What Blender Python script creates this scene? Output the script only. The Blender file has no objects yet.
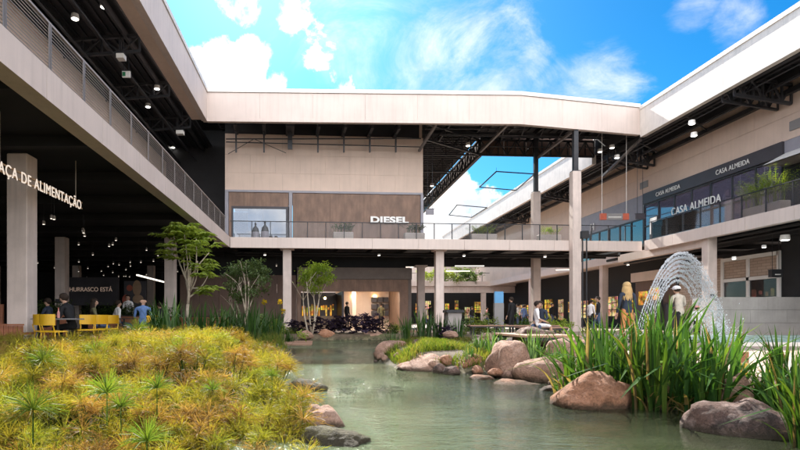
import bpy, bmesh, math, random
from mathutils import Vector, Matrix, noise, Euler
R = random.Random(7)
PI = math.pi
scene = bpy.context.scene
COL = scene.collection
F = 533.333
EYE = 0.75
VPX, VPY = 317.0, 318.0
WATER = -0.25

def P(px, py, Y):
    """photo pixel at depth Y (metres) -> world point"""
    return Vector(((px - VPX) * Y / F, Y, EYE + (VPY - py) * Y / F))
def XP(px, Y): return (px - VPX) * Y / F
def ZP(py, Y): return EYE + (VPY - py) * Y / F

# ------------------------------------------------------------------ materials
MATS = {}
def nt(name):
    m = bpy.data.materials.new(name); m.use_nodes = True
    t = m.node_tree; t.nodes.clear()
    out = t.nodes.new('ShaderNodeOutputMaterial')
    return m, t, out
def N(t, kind, **kw):
    n = t.nodes.new(kind)
    for k, v in kw.items():
        if k in n.inputs: n.inputs[k].default_value = v
        else: setattr(n, k, v)
    return n
def ramp(t, fac, stops):
    r = t.nodes.new('ShaderNodeValToRGB')
    e = r.color_ramp.elements
    while len(e) < len(stops): e.new(0.5)
    for i, (p, c) in enumerate(stops):
        e[i].position = p; e[i].color = (*c, 1) if len(c) == 3 else c
    t.links.new(fac, r.inputs[0]); return r.outputs[0]
def mixc(t, fac, a, b, mode='MIX'):
    m = t.nodes.new('ShaderNodeMix'); m.data_type = 'RGBA'; m.blend_type = mode
    for s, v in ((m.inputs[0], fac), (m.inputs[6], a), (m.inputs[7], b)):
        if hasattr(v, 'is_output'): t.links.new(v, s)
        elif isinstance(v, (int, float)): s.default_value = v
        else: s.default_value = (*v, 1)
    return m.outputs[2]
def noise_tex(t, scale, detail=5, rough=.55, vec=None, dist=0):
    n = N(t, 'ShaderNodeTexNoise', Scale=scale, Detail=detail, Roughness=rough, Distortion=dist)
    if vec is not None: t.links.new(vec, n.inputs['Vector'])
    return n.outputs[0]
def objvec(t, scale=(1, 1, 1), rnd=False):
    tc = t.nodes.new('ShaderNodeTexCoord')
    mp = N(t, 'ShaderNodeMapping', Scale=scale)
    t.links.new(tc.outputs['Object'], mp.inputs[0])
    if rnd:
        oi = t.nodes.new('ShaderNodeObjectInfo')
        v = t.nodes.new('ShaderNodeVectorMath'); v.operation = 'SCALE'
        cx = t.nodes.new('ShaderNodeCombineXYZ')
        for i in range(3): t.links.new(oi.outputs['Random'], cx.inputs[i])
        v.inputs['Scale'].default_value = 37.0
        t.links.new(cx.outputs[0], v.inputs[0])
        ad = t.nodes.new('ShaderNodeVectorMath'); ad.operation = 'ADD'
        t.links.new(mp.outputs[0], ad.inputs[0]); t.links.new(v.outputs[0], ad.inputs[1])
        return ad.outputs[0]
    return mp.outputs[0]
def bump(t, h, strength=.3, dist=.02):
    b = N(t, 'ShaderNodeBump', Strength=strength, Distance=dist)
    t.links.new(h, b.inputs['Height']); return b.outputs[0]
def surf(name, col, rough=.6, metal=0.0, var=.18, scale=2.0, stretch=(1, 1, 1), bmp=.15, bscale=30, spec=.4, streak=0, rnd=False):
    """plain solid with a mottled colour, fine bump and optional vertical streaks"""
    m, t, out = nt(name)
    p = N(t, 'ShaderNodeBsdfPrincipled', Roughness=rough, Metallic=metal)
    p.inputs['Specular IOR Level'].default_value = spec
    v = objvec(t, stretch, rnd)
    n1 = noise_tex(t, scale, 6, .6, v)
    lo = tuple(max(0, c * (1 - var)) for c in col); hi = tuple(min(1, c * (1 + var)) for c in col)
    c = ramp(t, n1, [(.3, lo), (.7, hi)])
    if streak:
        v2 = objvec(t, (6, 6, .35))
        n3 = noise_tex(t, 1.2, 5, .6, v2)
        c = mixc(t, ramp(t, n3, [(.48, (0, 0, 0)), (.72, (streak,) * 3)]), c, tuple(x * .55 for x in col))
    t.links.new(c, p.inputs['Base Color'])
    n2 = noise_tex(t, bscale, 4, .6, v)
    t.links.new(bump(t, n2, bmp, .01), p.inputs['Normal'])
    rr = t.nodes.new('ShaderNodeMapRange'); rr.inputs[3].default_value = max(.02, rough - .1); rr.inputs[4].default_value = min(1, rough + .12)
    t.links.new(n1, rr.inputs[0]); t.links.new(rr.outputs[0], p.inputs['Roughness'])
    t.links.new(p.outputs[0], out.inputs[0]); MATS[name] = m; return m
def emit(name, col, s):
    m, t, out = nt(name)
    e = N(t, 'ShaderNodeEmission', Strength=s); e.inputs[0].default_value = (*col, 1)
    t.links.new(e.outputs[0], out.inputs[0]); MATS[name] = m; return m
def glass(name, tint, refl=.12, opacity=.15, rough=.02, ior=1.5):
    m, t, out = nt(name)
    tr = t.nodes.new('ShaderNodeBsdfTransparent'); tr.inputs[0].default_value = (*tint, 1)
    gl = N(t, 'ShaderNodeBsdfGlossy', Roughness=rough); gl.inputs[0].default_value = (.95, .97, 1, 1)
    df = t.nodes.new('ShaderNodeBsdfDiffuse'); df.inputs[0].default_value = (*[c * .6 for c in tint], 1)
    m1 = t.nodes.new('ShaderNodeMixShader'); m1.inputs[0].default_value = opacity
    t.links.new(tr.outputs[0], m1.inputs[1]); t.links.new(df.outputs[0], m1.inputs[2])
    fr = N(t, 'ShaderNodeFresnel', IOR=ior)
    ad = t.nodes.new('ShaderNodeMath'); ad.operation = 'ADD'; ad.inputs[1].default_value = refl
    t.links.new(fr.outputs[0], ad.inputs[0])
    m2 = t.nodes.new('ShaderNodeMixShader')
    t.links.new(ad.outputs[0], m2.inputs[0]); t.links.new(m1.outputs[0], m2.inputs[1]); t.links.new(gl.outputs[0], m2.inputs[2])
    t.links.new(m2.outputs[0], out.inputs[0]); MATS[name] = m; return m
def leaf(name, c1, c2, trans=.45, rough=.45, scale=3.0, third=None):
    """leaf: two-tone by noise and by plant, lets light through"""
    m, t, out = nt(name)
    v = objvec(t, (1, 1, 1), True)
    n1 = noise_tex(t, scale, 4, .6, v)
    stops = [(.32, c1), (.66, c2)]
    if third: stops = [(.25, c1), (.5, c2), (.74, third)]
    c = ramp(t, n1, stops)
    oi = t.nodes.new('ShaderNodeObjectInfo')
    mr = t.nodes.new('ShaderNodeMapRange'); mr.inputs[3].default_value = .62; mr.inputs[4].default_value = 1.28
    t.links.new(oi.outputs['Random'], mr.inputs[0])
    hv = t.nodes.new('ShaderNodeHueSaturation'); t.links.new(mr.outputs[0], hv.inputs['Value']); t.links.new(c, hv.inputs['Color'])
    p = N(t, 'ShaderNodeBsdfPrincipled', Roughness=max(.5, rough)); p.inputs['Specular IOR Level'].default_value = .10
    t.links.new(hv.outputs[0], p.inputs['Base Color'])
    tl = t.nodes.new('ShaderNodeBsdfTranslucent'); 
    br = mixc(t, 1.0, hv.outputs[0], (1.5, 1.45, .6), 'MULTIPLY')
    t.links.new(br, tl.inputs[0])
    ms = t.nodes.new('ShaderNodeMixShader'); ms.inputs[0].default_value = trans
    t.links.new(p.outputs[0], ms.inputs[1]); t.links.new(tl.outputs[0], ms.inputs[2])
    t.links.new(ms.outputs[0], out.inputs[0]); MATS[name] = m; return m

PINK = (.635, .535, .49)
surf('panel_concrete', PINK, .62, var=.07, scale=.6, streak=.24, bmp=.12)
surf('column_concrete', (.62, .52, .475), .75, var=.12, scale=1.6, streak=.35, bmp=.25, bscale=40)
surf('coping', (.74, .69, .645), .5, var=.09, streak=.3)
surf('tan_panel', (.66, .515, .43), .65, var=.07, scale=.9, streak=.15, bmp=.08)
surf('rust_panel', (.225, .142, .105), .6, var=.3, scale=2.2, stretch=(1, 1, .5), streak=.5, bmp=.2)
surf('brown_panel', (.15, .095, .075), .65, var=.2, scale=1.2, streak=.3)
surf('slate_band', (.30, .29, .33), .5, var=.1)
surf('taupe_band', (.17, .14, .125), .6, var=.15)
surf('dark_band', (.055, .05, .06), .45, var=.15)
surf('black_paint', (.014, .014, .016), .7, var=.3)
surf('black_deck', (.022, .022, .026), .6, var=.3, scale=1.5)
surf('dark_steel', (.045, .046, .052), .45, metal=.3, var=.25)
surf('grey_steel', (.19, .17, .165), .5, metal=.1, var=.15)
surf('rail_steel', (.36, .31, .28), .5, metal=.1, var=.12)
surf('white_paint', (.78, .76, .73), .45, var=.05)
surf('letter_white', (.85, .84, .82), .4, var=.03)
surf('red_paint', (.42, .10, .06), .45, var=.15)
surf('yellow_plastic', (.72, .42, .02), .35, var=.1)
surf('yellow_sign', (.60, .36, .03), .4, var=.2)
surf('green_sign', (.03, .22, .10), .4)
surf('blue_sign', (.10, .30, .55), .35, var=.1)
surf('grey_stone', (.33, .30, .285), .75, var=.18, scale=1.4, bmp=.35, streak=.2)
surf('grey_plastic', (.23, .22, .22), .5, var=.1)
surf('terracotta', (.42, .25, .17), .8, var=.2)
surf('planter_box', (.47, .42, .38), .7, var=.1)
surf('bark', (.30, .23, .16), .85, var=.3, scale=8, bmp=.5)
surf('pale_bark', (.46, .38, .30), .8, var=.25, scale=9, bmp=.4)
surf('charcoal', (.025, .025, .028), .5, var=.25)
surf('pool_tile', (.42, .60, .52), .25, var=.12, scale=1.2)
surf('hall_floor', (.20, .16, .135), .35, var=.2, scale=1.5)
surf('rubber', (.02, .02, .02), .7)
def wood(name, a, b, rough=.5):
    m, t, out = nt(name)
    v = objvec(t, (.6, 9, 9), True)
    n = noise_tex(t, 1.6, 7, .65, v, .4)
    c = ramp(t, n, [(.3, a), (.55, b), (.75, tuple(x * .7 for x in a))])
    p = N(t, 'ShaderNodeBsdfPrincipled', Roughness=rough)
    t.links.new(c, p.inputs['Base Color']); t.links.new(bump(t, n, .25, .01), p.inputs['Normal'])
    t.links.new(p.outputs[0], out.inputs[0]); MATS[name] = m
wood('red_wood', (.20, .065, .03), (.34, .12, .055))
wood('deck_wood', (.24, .13, .085), (.38, .22, .15), .6)
wood('tan_wood', (.30, .19, .11), (.42, .28, .17))
glass('rail_glass', (.90, .90, .91), .0, .03, ior=1.22)
glass('shop_glass', (.72, .75, .80), .10, .03)
glass('mirror_glass', (.62, .66, .72), .10, .06)
glass('blue_glass', (.40, .38, .60), .10, .42)
glass('dark_glass', (.42, .40, .40), .0, .08, ior=1.25)
emit('lamp_white', (1, .95, .86), 1.6)
emit('lamp_soft', (1, .9, .75), .4)
emit('lamp_warm', (1, .66, .28), 2.5)
emit('strip_light', (1, .88, .70), 6.5)
emit('sign_glow', (1, .84, .70), .16)
emit('sign_dim', (1, .72, .55), .035)
def lit_shop(name, bright, dark, s):
    m, t, out = nt(name)
    v = objvec(t, (1, 1, 1), True)
    vo = N(t, 'ShaderNodeTexVoronoi', Scale=3.4); t.links.new(v, vo.inputs['Vector'])
    n = noise_tex(t, 1.4, 6, .7, v)
    c = mixc(t, ramp(t, n, [(.40, (0, 0, 0)), (.62, (1, 1, 1))]), dark, bright)
    c = mixc(t, .55, c, vo.outputs['Color'], 'MULTIPLY')
    e = N(t, 'ShaderNodeEmission', Strength=s); t.links.new(c, e.inputs[0]); t.links.new(e.outputs[0], out.inputs[0]); MATS[name] = m
lit_shop('shop_warm', (1, .66, .34), (.16, .07, .03), .30)
lit_shop('shop_yellow', (1, .60, .10), (.14, .055, .015), .28)
def water_mat():
    m, t, out = nt('pond_water')
    v = objvec(t, (1, 2.1, 1))
    n1 = noise_tex(t, 2.6, 3, .55, v, .6)
    n2 = noise_tex(t, 14, 3, .6, objvec(t, (1, 2.0, 1)), .5)
    big = noise_tex(t, .35, 2, .5, objvec(t))
    h = t.nodes.new('ShaderNodeMath'); h.operation = 'MULTIPLY_ADD'; h.inputs[1].default_value = .5
    t.links.new(n2, h.inputs[0]); t.links.new(n1, h.inputs[2])
    am = t.nodes.new('ShaderNodeMapRange'); am.inputs[1].default_value = .35; am.inputs[2].default_value = .65
    am.inputs[3].default_value = .10; am.inputs[4].default_value = 1.0
    t.links.new(big, am.inputs[0])
    b = N(t, 'ShaderNodeBump', Distance=.06); t.links.new(h.outputs[0], b.inputs['Height']); t.links.new(am.outputs[0], b.inputs['Strength'])
    df = t.nodes.new('ShaderNodeBsdfDiffuse')
    murk = ramp(t, noise_tex(t, .5, 4, .6, objvec(t)), [(.35, (.11, .14, .07)), (.7, (.215, .25, .15))])
    t.links.new(murk, df.inputs[0])
    tr = t.nodes.new('ShaderNodeBsdfTransparent'); tr.inputs[0].default_value = (.62, .66, .48, 1)
    ms = t.nodes.new('ShaderNodeMixShader'); sx = t.nodes.new('ShaderNodeSeparateXYZ'); t.links.new(objvec(t), sx.inputs[0])
    cx = t.nodes.new('ShaderNodeMath'); cx.operation = 'MULTIPLY_ADD'; cx.inputs[1].default_value = 2.4; t.links.new(noise_tex(t, .8, 4, .6, objvec(t)), cx.inputs[0]); t.links.new(sx.outputs[0], cx.inputs[2])
    cl = t.nodes.new('ShaderNodeMapRange'); cl.interpolation_type = 'SMOOTHSTEP'; cl.inputs[1].default_value = 1.7; cl.inputs[2].default_value = 4.2; cl.inputs[3].default_value = .30; cl.inputs[4].default_value = .86
    t.links.new(cx.outputs[0], cl.inputs[0]); t.links.new(cl.outputs[0], ms.inputs[0])
    t.links.new(df.outputs[0], ms.inputs[1]); t.links.new(tr.outputs[0], ms.inputs[2])
    gl = N(t, 'ShaderNodeBsdfGlossy', Roughness=.03); t.links.new(b.outputs[0], gl.inputs['Normal'])
    fr = N(t, 'ShaderNodeFresnel', IOR=1.5); t.links.new(b.outputs[0], fr.inputs['Normal'])
    m2 = t.nodes.new('ShaderNodeMixShader')
    t.links.new(fr.outputs[0], m2.inputs[0]); t.links.new(ms.outputs[0], m2.inputs[1]); t.links.new(gl.outputs[0], m2.inputs[2])
    t.links.new(m2.outputs[0], out.inputs[0]); MATS['pond_water'] = m
water_mat()
def spray_mat():
    m, t, out = nt('water_spray')
    d = t.nodes.new('ShaderNodeBsdfDiffuse'); d.inputs[0].default_value = (.9, .92, .95, 1)
    l = t.nodes.new('ShaderNodeBsdfTranslucent'); l.inputs[0].default_value = (.95, .96, 1, 1)
    g = N(t, 'ShaderNodeBsdfGlossy', Roughness=.1)
    a = t.nodes.new('ShaderNodeMixShader'); a.inputs[0].default_value = .5
    t.links.new(d.outputs[0], a.inputs[1]); t.links.new(l.outputs[0], a.inputs[2])
    b = t.nodes.new('ShaderNodeMixShader'); b.inputs[0].default_value = .10
    t.links.new(a.outputs[0], b.inputs[1]); t.links.new(g.outputs[0], b.inputs[2])
    t.links.new(b.outputs[0], out.inputs[0]); MATS['water_spray'] = m
spray_mat()
def rock_mat(name, base, dark, amount, pale):
    m, t, out = nt(name)
    v = objvec(t, (1, 1, 1), True)
    n1 = noise_tex(t, 5.0, 10, .72, v, .4); n2 = noise_tex(t, 42, 6, .72, v); n3 = noise_tex(t, 2.6, 8, .68, v)
    c = ramp(t, n1, [(.3, tuple(x * .5 for x in base)), (.5, base), (.72, pale)])
    c = mixc(t, ramp(t, n3, [(.62 - amount, (0, 0, 0)), (.72 - amount, (1, 1, 1))]), c, dark)
    c = mixc(t, .35, c, ramp(t, n2, [(.35, (.1, .09, .08)), (.65, (.9, .85, .8))]), 'OVERLAY')
    ge = t.nodes.new('ShaderNodeNewGeometry'); sz = t.nodes.new('ShaderNodeSeparateXYZ'); t.links.new(ge.outputs['Position'], sz.inputs[0])
    wz = t.nodes.new('ShaderNodeMath'); wz.operation = 'MULTIPLY_ADD'; wz.inputs[1].default_value = .14; t.links.new(n1, wz.inputs[0]); t.links.new(sz.outputs[2], wz.inputs[2])
    wl = t.nodes.new('ShaderNodeMapRange'); wl.inputs[1].default_value = -.155; wl.inputs[2].default_value = -.10; wl.inputs[3].default_value = .8; wl.inputs[4].default_value = 0; t.links.new(wz.outputs[0], wl.inputs[0])
    c = mixc(t, wl.outputs[0], c, (.05, .04, .025))
    p = N(t, 'ShaderNodeBsdfPrincipled', Roughness=.78); p.inputs['Specular IOR Level'].default_value = .3
    t.links.new(c, p.inputs['Base Color'])
    ad = t.nodes.new('ShaderNodeMath'); ad.operation = 'MULTIPLY_ADD'; ad.inputs[1].default_value = .4
    t.links.new(n2, ad.inputs[0]); t.links.new(n1, ad.inputs[2])
    t.links.new(bump(t, ad.outputs[0], 1.0, .10), p.inputs['Normal'])
    t.links.new(p.outputs[0], out.inputs[0]); MATS[name] = m
rock_mat('pink_rock', (.44, .27, .20), (.12, .075, .055), .02, (.60, .43, .36))
rock_mat('terracotta_rock', (.42, .21, .125), (.16, .08, .05), -.02, (.55, .33, .24))
rock_mat('dark_rock', (.17, .105, .085), (.055, .04, .035), .10, (.46, .36, .33))
rock_mat('mossy_log', (.10, .085, .05), (.045, .05, .02), .08, (.20, .19, .09))
def ground_mat():
    m, t, out = nt('bank_soil')
    v = objvec(t)
    n1 = noise_tex(t, 1.1, 8, .7, v); n2 = noise_tex(t, 30, 5, .7, v); n3 = noise_tex(t, .35, 4, .6, v)
    c = ramp(t, n1, [(.3, (.055, .04, .025)), (.5, (.10, .07, .045)), (.7, (.18, .125, .085))])
    c = mixc(t, ramp(t, n3, [(.45, (0, 0, 0)), (.62, (.8, .8, .8))]), c, (.085, .095, .03))
    c = mixc(t, .4, c, ramp(t, n2, [(.3, (.1, .1, .1)), (.7, (.9, .9, .9))]), 'OVERLAY')
    sp = t.nodes.new('ShaderNodeSeparateXYZ'); t.links.new(v, sp.inputs[0])
    wet = t.nodes.new('ShaderNodeMapRange'); wet.inputs[1].default_value = -.26; wet.inputs[2].default_value = -.06; wet.inputs[3].default_value = 1; wet.inputs[4].default_value = 0
    t.links.new(sp.outputs[2], wet.inputs[0])
    vo = N(t, 'ShaderNodeTexVoronoi', Scale=9.0); t.links.new(v, vo.inputs['Vector'])
    c = mixc(t, wet.outputs[0], c, ramp(t, vo.outputs['Color'], [(.2, (.03, .028, .014)), (.5, (.085, .075, .04)), (.8, (.17, .14, .085))]))
    p = N(t, 'ShaderNodeBsdfPrincipled', Roughness=.9)
    t.links.new(c, p.inputs['Base Color']); t.links.new(bump(t, n2, .6, .03), p.inputs['Normal'])
    t.links.new(p.outputs[0], out.inputs[0]); MATS['bank_soil'] = m
ground_mat()
def paving_mat():
    m, t, out = nt('plaza_paving')
    v = objvec(t)
    br = N(t, 'ShaderNodeTexBrick', Scale=1.0); br.inputs['Color1'].default_value = (.37, .275, .22, 1); br.inputs['Color2'].default_value = (.43, .33, .265, 1)
    br.inputs['Mortar'].default_value = (.25, .2, .17, 1); br.inputs['Mortar Size'].default_value = .008
    br.inputs['Brick Width'].default_value = .9; br.inputs['Row Height'].default_value = .45
    t.links.new(v, br.inputs['Vector'])
    n = noise_tex(t, 1.3, 6, .65, v)
    c = mixc(t, .5, br.outputs[0], ramp(t, n, [(.3, (.30, .30, .30)), (.7, (.72, .70, .68))]), 'OVERLAY')
    p = N(t, 'ShaderNodeBsdfPrincipled', Roughness=.7); t.links.new(c, p.inputs['Base Color'])
    t.links.new(bump(t, br.outputs[1], -.3, .01), p.inputs['Normal'])
    t.links.new(p.outputs[0], out.inputs[0]); MATS['plaza_paving'] = m
paving_mat()
def tile_mat(name, c1, c2, mortar, w, h):
    m, t, out = nt(name)
    br = N(t, 'ShaderNodeTexBrick', Scale=1.0)
    br.inputs['Color1'].default_value = (*c1, 1); br.inputs['Color2'].default_value = (*c2, 1); br.inputs['Mortar'].default_value = (*mortar, 1)
    br.inputs['Mortar Size'].default_value = .012; br.inputs['Brick Width'].default_value = w; br.inputs['Row Height'].default_value = h
    tc = t.nodes.new('ShaderNodeTexCoord'); sp = t.nodes.new('ShaderNodeSeparateXYZ'); cb = t.nodes.new('ShaderNodeCombineXYZ')
    t.links.new(tc.outputs['Object'], sp.inputs[0]); t.links.new(sp.outputs[1], cb.inputs[0]); t.links.new(sp.outputs[2], cb.inputs[1])
    t.links.new(cb.outputs[0], br.inputs['Vector'])
    p = N(t, 'ShaderNodeBsdfPrincipled', Roughness=.6); t.links.new(br.outputs[0], p.inputs['Base Color'])
    t.links.new(p.outputs[0], out.inputs[0]); MATS[name] = m
tile_mat('tan_brick', (.42, .31, .24), (.50, .38, .30), (.26, .2, .16), .5, .14)
leaf('papyrus_gold', (.22, .12, .028), (.27, .235, .036), .46, scale=1.6, third=(.15, .20, .03))
leaf('papyrus_dry', (.21, .105, .04), (.32, .21, .075), .45, scale=2.5)
leaf('papyrus_green', (.10, .15, .025), (.23, .245, .035), .45, scale=2.0, third=(.36, .28, .045))
leaf('papyrus_fresh', (.06, .12, .022), (.17, .235, .035), .4)
leaf('blade_green', (.018, .06, .015), (.065, .14, .028), .34, .3, 2.0)
leaf('blade_lime', (.04, .10, .018), (.12, .19, .028), .36, .32, 2.0)
leaf('blade_dry', (.16, .11, .05), (.30, .22, .11), .35)
leaf('blade_yellow', (.42, .30, .04), (.50, .40, .10), .4)
leaf('blade_grey', (.07, .13, .06), (.16, .24, .11), .3)
leaf('tree_leaf', (.035, .085, .02), (.10, .16, .035), .4, .35, 3.0)
leaf('tree_leaf_lime', (.13, .20, .04), (.34, .40, .10), .45, .4, 3.0)
leaf('tree_leaf_cool', (.10, .17, .075), (.24, .32, .14), .4, .4, 3.0)
leaf('purple_leaf', (.022, .014, .028), (.06, .04, .072), .15, .3, 3.0)
leaf('shrub_leaf', (.035, .065, .02), (.09, .13, .035), .35, .45, 4.0)
leaf('palm_leaf', (.13, .23, .03), (.34, .42, .07), .45, .4, 3.0)
leaf('grass_blade', (.06, .10, .018), (.15, .18, .03), .42, .5, 1.2, third=(.28, .22, .09))
surf('pond_weed', (.035, .045, .018), .9, var=.4, scale=9, spec=.05)
leaf('moss_weed', (.035, .05, .015), (.10, .12, .03), .25, .5)
leaf('yellow_petal', (.65, .45, .02), (.75, .58, .05), .4)
for nm, c in dict(skin=(.46, .28, .20), dark_skin=(.26, .15, .10), blonde_hair=(.50, .34, .16), dark_hair=(.03, .02, .015), denim_jacket=(.035, .045, .07),
                  beige_cloth=(.50, .44, .37), white_cloth=(.75, .72, .72), blue_cloth=(.14, .24, .50), black_cloth=(.018, .018, .02), orange_cloth=(.55, .24, .09),
                  jeans=(.07, .10, .18), grey_hair=(.35, .33, .31), pink_cloth=(.60, .28, .26), shoe=(.05, .04, .04), olive_cloth=(.12, .11, .06)).items():
    surf(nm, c, .8, var=.18, scale=12, bmp=.3, bscale=90, spec=.2)

# ------------------------------------------------------------------ mesh builder
MW = {}
class MB:
    def __init__(s, T=None):
        s.v = []; s.f = []; s.m = []; s.T = T; s.cur = 0; s.smooth = False
    def add(s, pts, faces):
        b = len(s.v)
        s.v += [(s.T @ Vector(p)) if s.T is not None else Vector(p) for p in pts]
        s.f += [tuple(b + i for i in fc) for fc in faces]; s.m += [s.cur] * len(faces)
    def box(s, x0, x1, y0, y1, z0, z1):
        if x0 > x1: x0, x1 = x1, x0
        if y0 > y1: y0, y1 = y1, y0
        if z0 > z1: z0, z1 = z1, z0
        s.add([(x0, y0, z0), (x1, y0, z0), (x1, y1, z0), (x0, y1, z0), (x0, y0, z1), (x1, y0, z1), (x1, y1, z1), (x0, y1, z1)],
              [(0, 3, 2, 1), (4, 5, 6, 7), (0, 1, 5, 4), (1, 2, 6, 5), (2, 3, 7, 6), (3, 0, 4, 7)]); return s
    def cbox(s, x0, x1, y0, y1, z0, z1, c=.015):
        """box with chamfered vertical edges and top"""
        def ring(z, i):
            return [(x0 + i + c, y0 + i, z), (x1 - i - c, y0 + i, z), (x1 - i, y0 + i + c, z), (x1 - i, y1 - i - c, z), (x1 - i - c, y1 - i, z), (x0 + i + c, y1 - i, z), (x0 + i, y1 - i - c, z), (x0 + i, y0 + i + c, z)]
        pts = ring(z0, 0) + ring(z1 - c, 0) + ring(z1, c)
        fs = [tuple(range(7, -1, -1)), tuple(range(16, 24))]
        for k in (0, 8):
            for i in range(8): j = (i + 1) % 8; fs.append((k + i, k + j, k + 8 + j, k + 8 + i))
        s.add(pts, fs); return s
    def bar(s, p, q, w, h=None, up=(0, 0, 1)):
        p, q = Vector(p), Vector(q); h = h or w
        d = (q - p)
        if d.length < 1e-6: return s
        d.normalize(); u = Vector(up)
        if abs(d.dot(u)) > .99: u = Vector((0, 1, 0))
        a = d.cross(u).normalized() * w / 2; b = a.cross(d).normalized() * h / 2
        pts = [p - a - b, p + a - b, p + a + b, p - a + b, q - a - b, q + a - b, q + a + b, q - a + b]
        s.add(pts, [(0, 3, 2, 1), (4, 5, 6, 7), (0, 1, 5, 4), (1, 2, 6, 5), (2, 3, 7, 6), (3, 0, 4, 7)]); return s
    def tube(s, pts, r, n=8, cap=True):
        pts = [Vector(p) for p in pts]; rs = r if isinstance(r, (list, tuple)) else [r] * len(pts)
        rings = []; ref = None
        for i, p in enumerate(pts):
            d = (pts[min(i + 1, len(pts) - 1)] - pts[max(i - 1, 0)]).normalized()
            if ref is None: ref = Vector((0, 0, 1)) if abs(d.z) < .9 else Vector((1, 0, 0))
            a = d.cross(ref)
            if a.length < 1e-4: a = d.cross(Vector((0, 1, 0)))
            a.normalize(); b = a.cross(d).normalized(); ref = b
            rings += [p + (a * math.cos(k * 2 * PI / n) + b * math.sin(k * 2 * PI / n)) * rs[i] for k in range(n)]
        fs = []
        for i in range(len(pts) - 1):
            for k in range(n):
                k2 = (k + 1) % n; fs.append((i * n + k, i * n + k2, (i + 1) * n + k2, (i + 1) * n + k))
        if cap: fs += [tuple(range(n - 1, -1, -1)), tuple((len(pts) - 1) * n + k for k in range(n))]
        s.add(rings, fs); return s
    def lathe(s, prof, c=(0, 0, 0), n=16):
        c = Vector(c); pts = []; fs = []
        for r, z in prof: pts += [c + Vector((r * math.cos(k * 2 * PI / n), r * math.sin(k * 2 * PI / n), z)) for k in range(n)]
        for i in range(len(prof) - 1):
            for k in range(n): k2 = (k + 1) % n; fs.append((i * n + k, i * n + k2, (i + 1) * n + k2, (i + 1) * n + k))
        fs += [tuple(range(n - 1, -1, -1)), tuple((len(prof) - 1) * n + k for k in range(n))]
        s.add(pts, fs); return s
    def ball(s, c, rx, ry=None, rz=None, n=8, m=6):
        ry = ry or rx; rz = rz or rx; c = Vector(c); pts = [c + Vector((0, 0, -rz))]; fs = []
        for i in range(1, m):
            a = -PI / 2 + PI * i / m
            for k in range(n): b = 2 * PI * k / n; pts.append(c + Vector((rx * math.cos(a) * math.cos(b), ry * math.cos(a) * math.sin(b), rz * math.sin(a))))
        pts.append(c + Vector((0, 0, rz))); e = len(pts) - 1
        for k in range(n):
            k2 = (k + 1) % n; fs.append((0, 1 + k2, 1 + k)); fs.append((e, 1 + (m - 2) * n + k, 1 + (m - 2) * n + k2))
            for i in range(m - 2): fs.append((1 + i * n + k, 1 + i * n + k2, 1 + (i + 1) * n + k2, 1 + (i + 1) * n + k))
        s.add(pts, fs); return s
    def prism(s, poly, z0, z1):
        n = len(poly)
        s.add([(x, y, z0) for x, y in poly] + [(x, y, z1) for x, y in poly],
              [tuple(range(n - 1, -1, -1)), tuple(range(n, 2 * n))] + [(i, (i + 1) % n, n + (i + 1) % n, n + i) for i in range(n)]); return s
    def ribbon(s, pts, ws, side):
        """thin leaf strip along pts; side = width direction"""
        b = []; fs = []
        side = Vector(side)
        for p, w in zip(pts, ws): p = Vector(p); b += [p - side * w / 2, p + side * w / 2]
        for i in range(len(pts) - 1): fs.append((2 * i, 2 * i + 1, 2 * i + 3, 2 * i + 2))
        s.add(b, fs); return s
    def truss(s, p, q, h, n, w=.09):
        p, q = Vector(p), Vector(q); up = Vector((0, 0, h))
        s.bar(p, q, w * 1.3, w * 1.3); s.bar(p + up, q + up, w * 1.3, w * 1.3)
        for i in range(n + 1):
            a = p.lerp(q, i / n); s.bar(a, a + up, w * .8, w * .8)
            if i < n:
                b = p.lerp(q, (i + 1) / n)
                s.bar(a if i % 2 else a + up, (b + up) if i % 2 else b, w * .7, w * .7)
        return s
    def build(s, name, mat, parent=None, origin=None, smooth=None):
        me = bpy.data.meshes.new(name)
        if parent is not None: M = MW[parent.name]
        elif origin is not None: M = Matrix.Translation(Vector(origin))
        else: M = Matrix.Identity(4)
        I = M.inverted()
        me.from_pydata([I @ v for v in s.v], [], s.f)
        for mm in (mat if isinstance(mat, (list, tuple)) else [mat]): me.materials.append(MATS[mm])
        if any(s.m): me.polygons.foreach_set('material_index', s.m)
        if smooth if smooth is not None else s.smooth: me.polygons.foreach_set('use_smooth', [True] * len(me.polygons))
        me.update()
        o = bpy.data.objects.new(name, me); COL.objects.link(o)
        if parent is not None: o.parent = parent
        elif origin is not None: o.location = origin
        MW[o.name] = M
        return o
def tag(o, label=None, cat=None, group=None, kind=None):
    if label: o['label'] = label
    if cat: o['category'] = cat
    if group: o['group'] = group
    if kind: o['kind'] = kind
    return o
def thing(name, label, cat, loc=(0, 0, 0), rz=0.0, group=None):
    o = bpy.data.objects.new(name, None); COL.objects.link(o)
    o.location = loc; o.rotation_euler = (0, 0, rz); o.empty_display_size = .2
    MW[o.name] = Matrix.Translation(Vector(loc)) @ Matrix.Rotation(rz, 4, 'Z')
    return tag(o, label, cat, group)
KIDS = {}
def kids(o): return [c for c in bpy.data.objects if c.parent is o]
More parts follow.
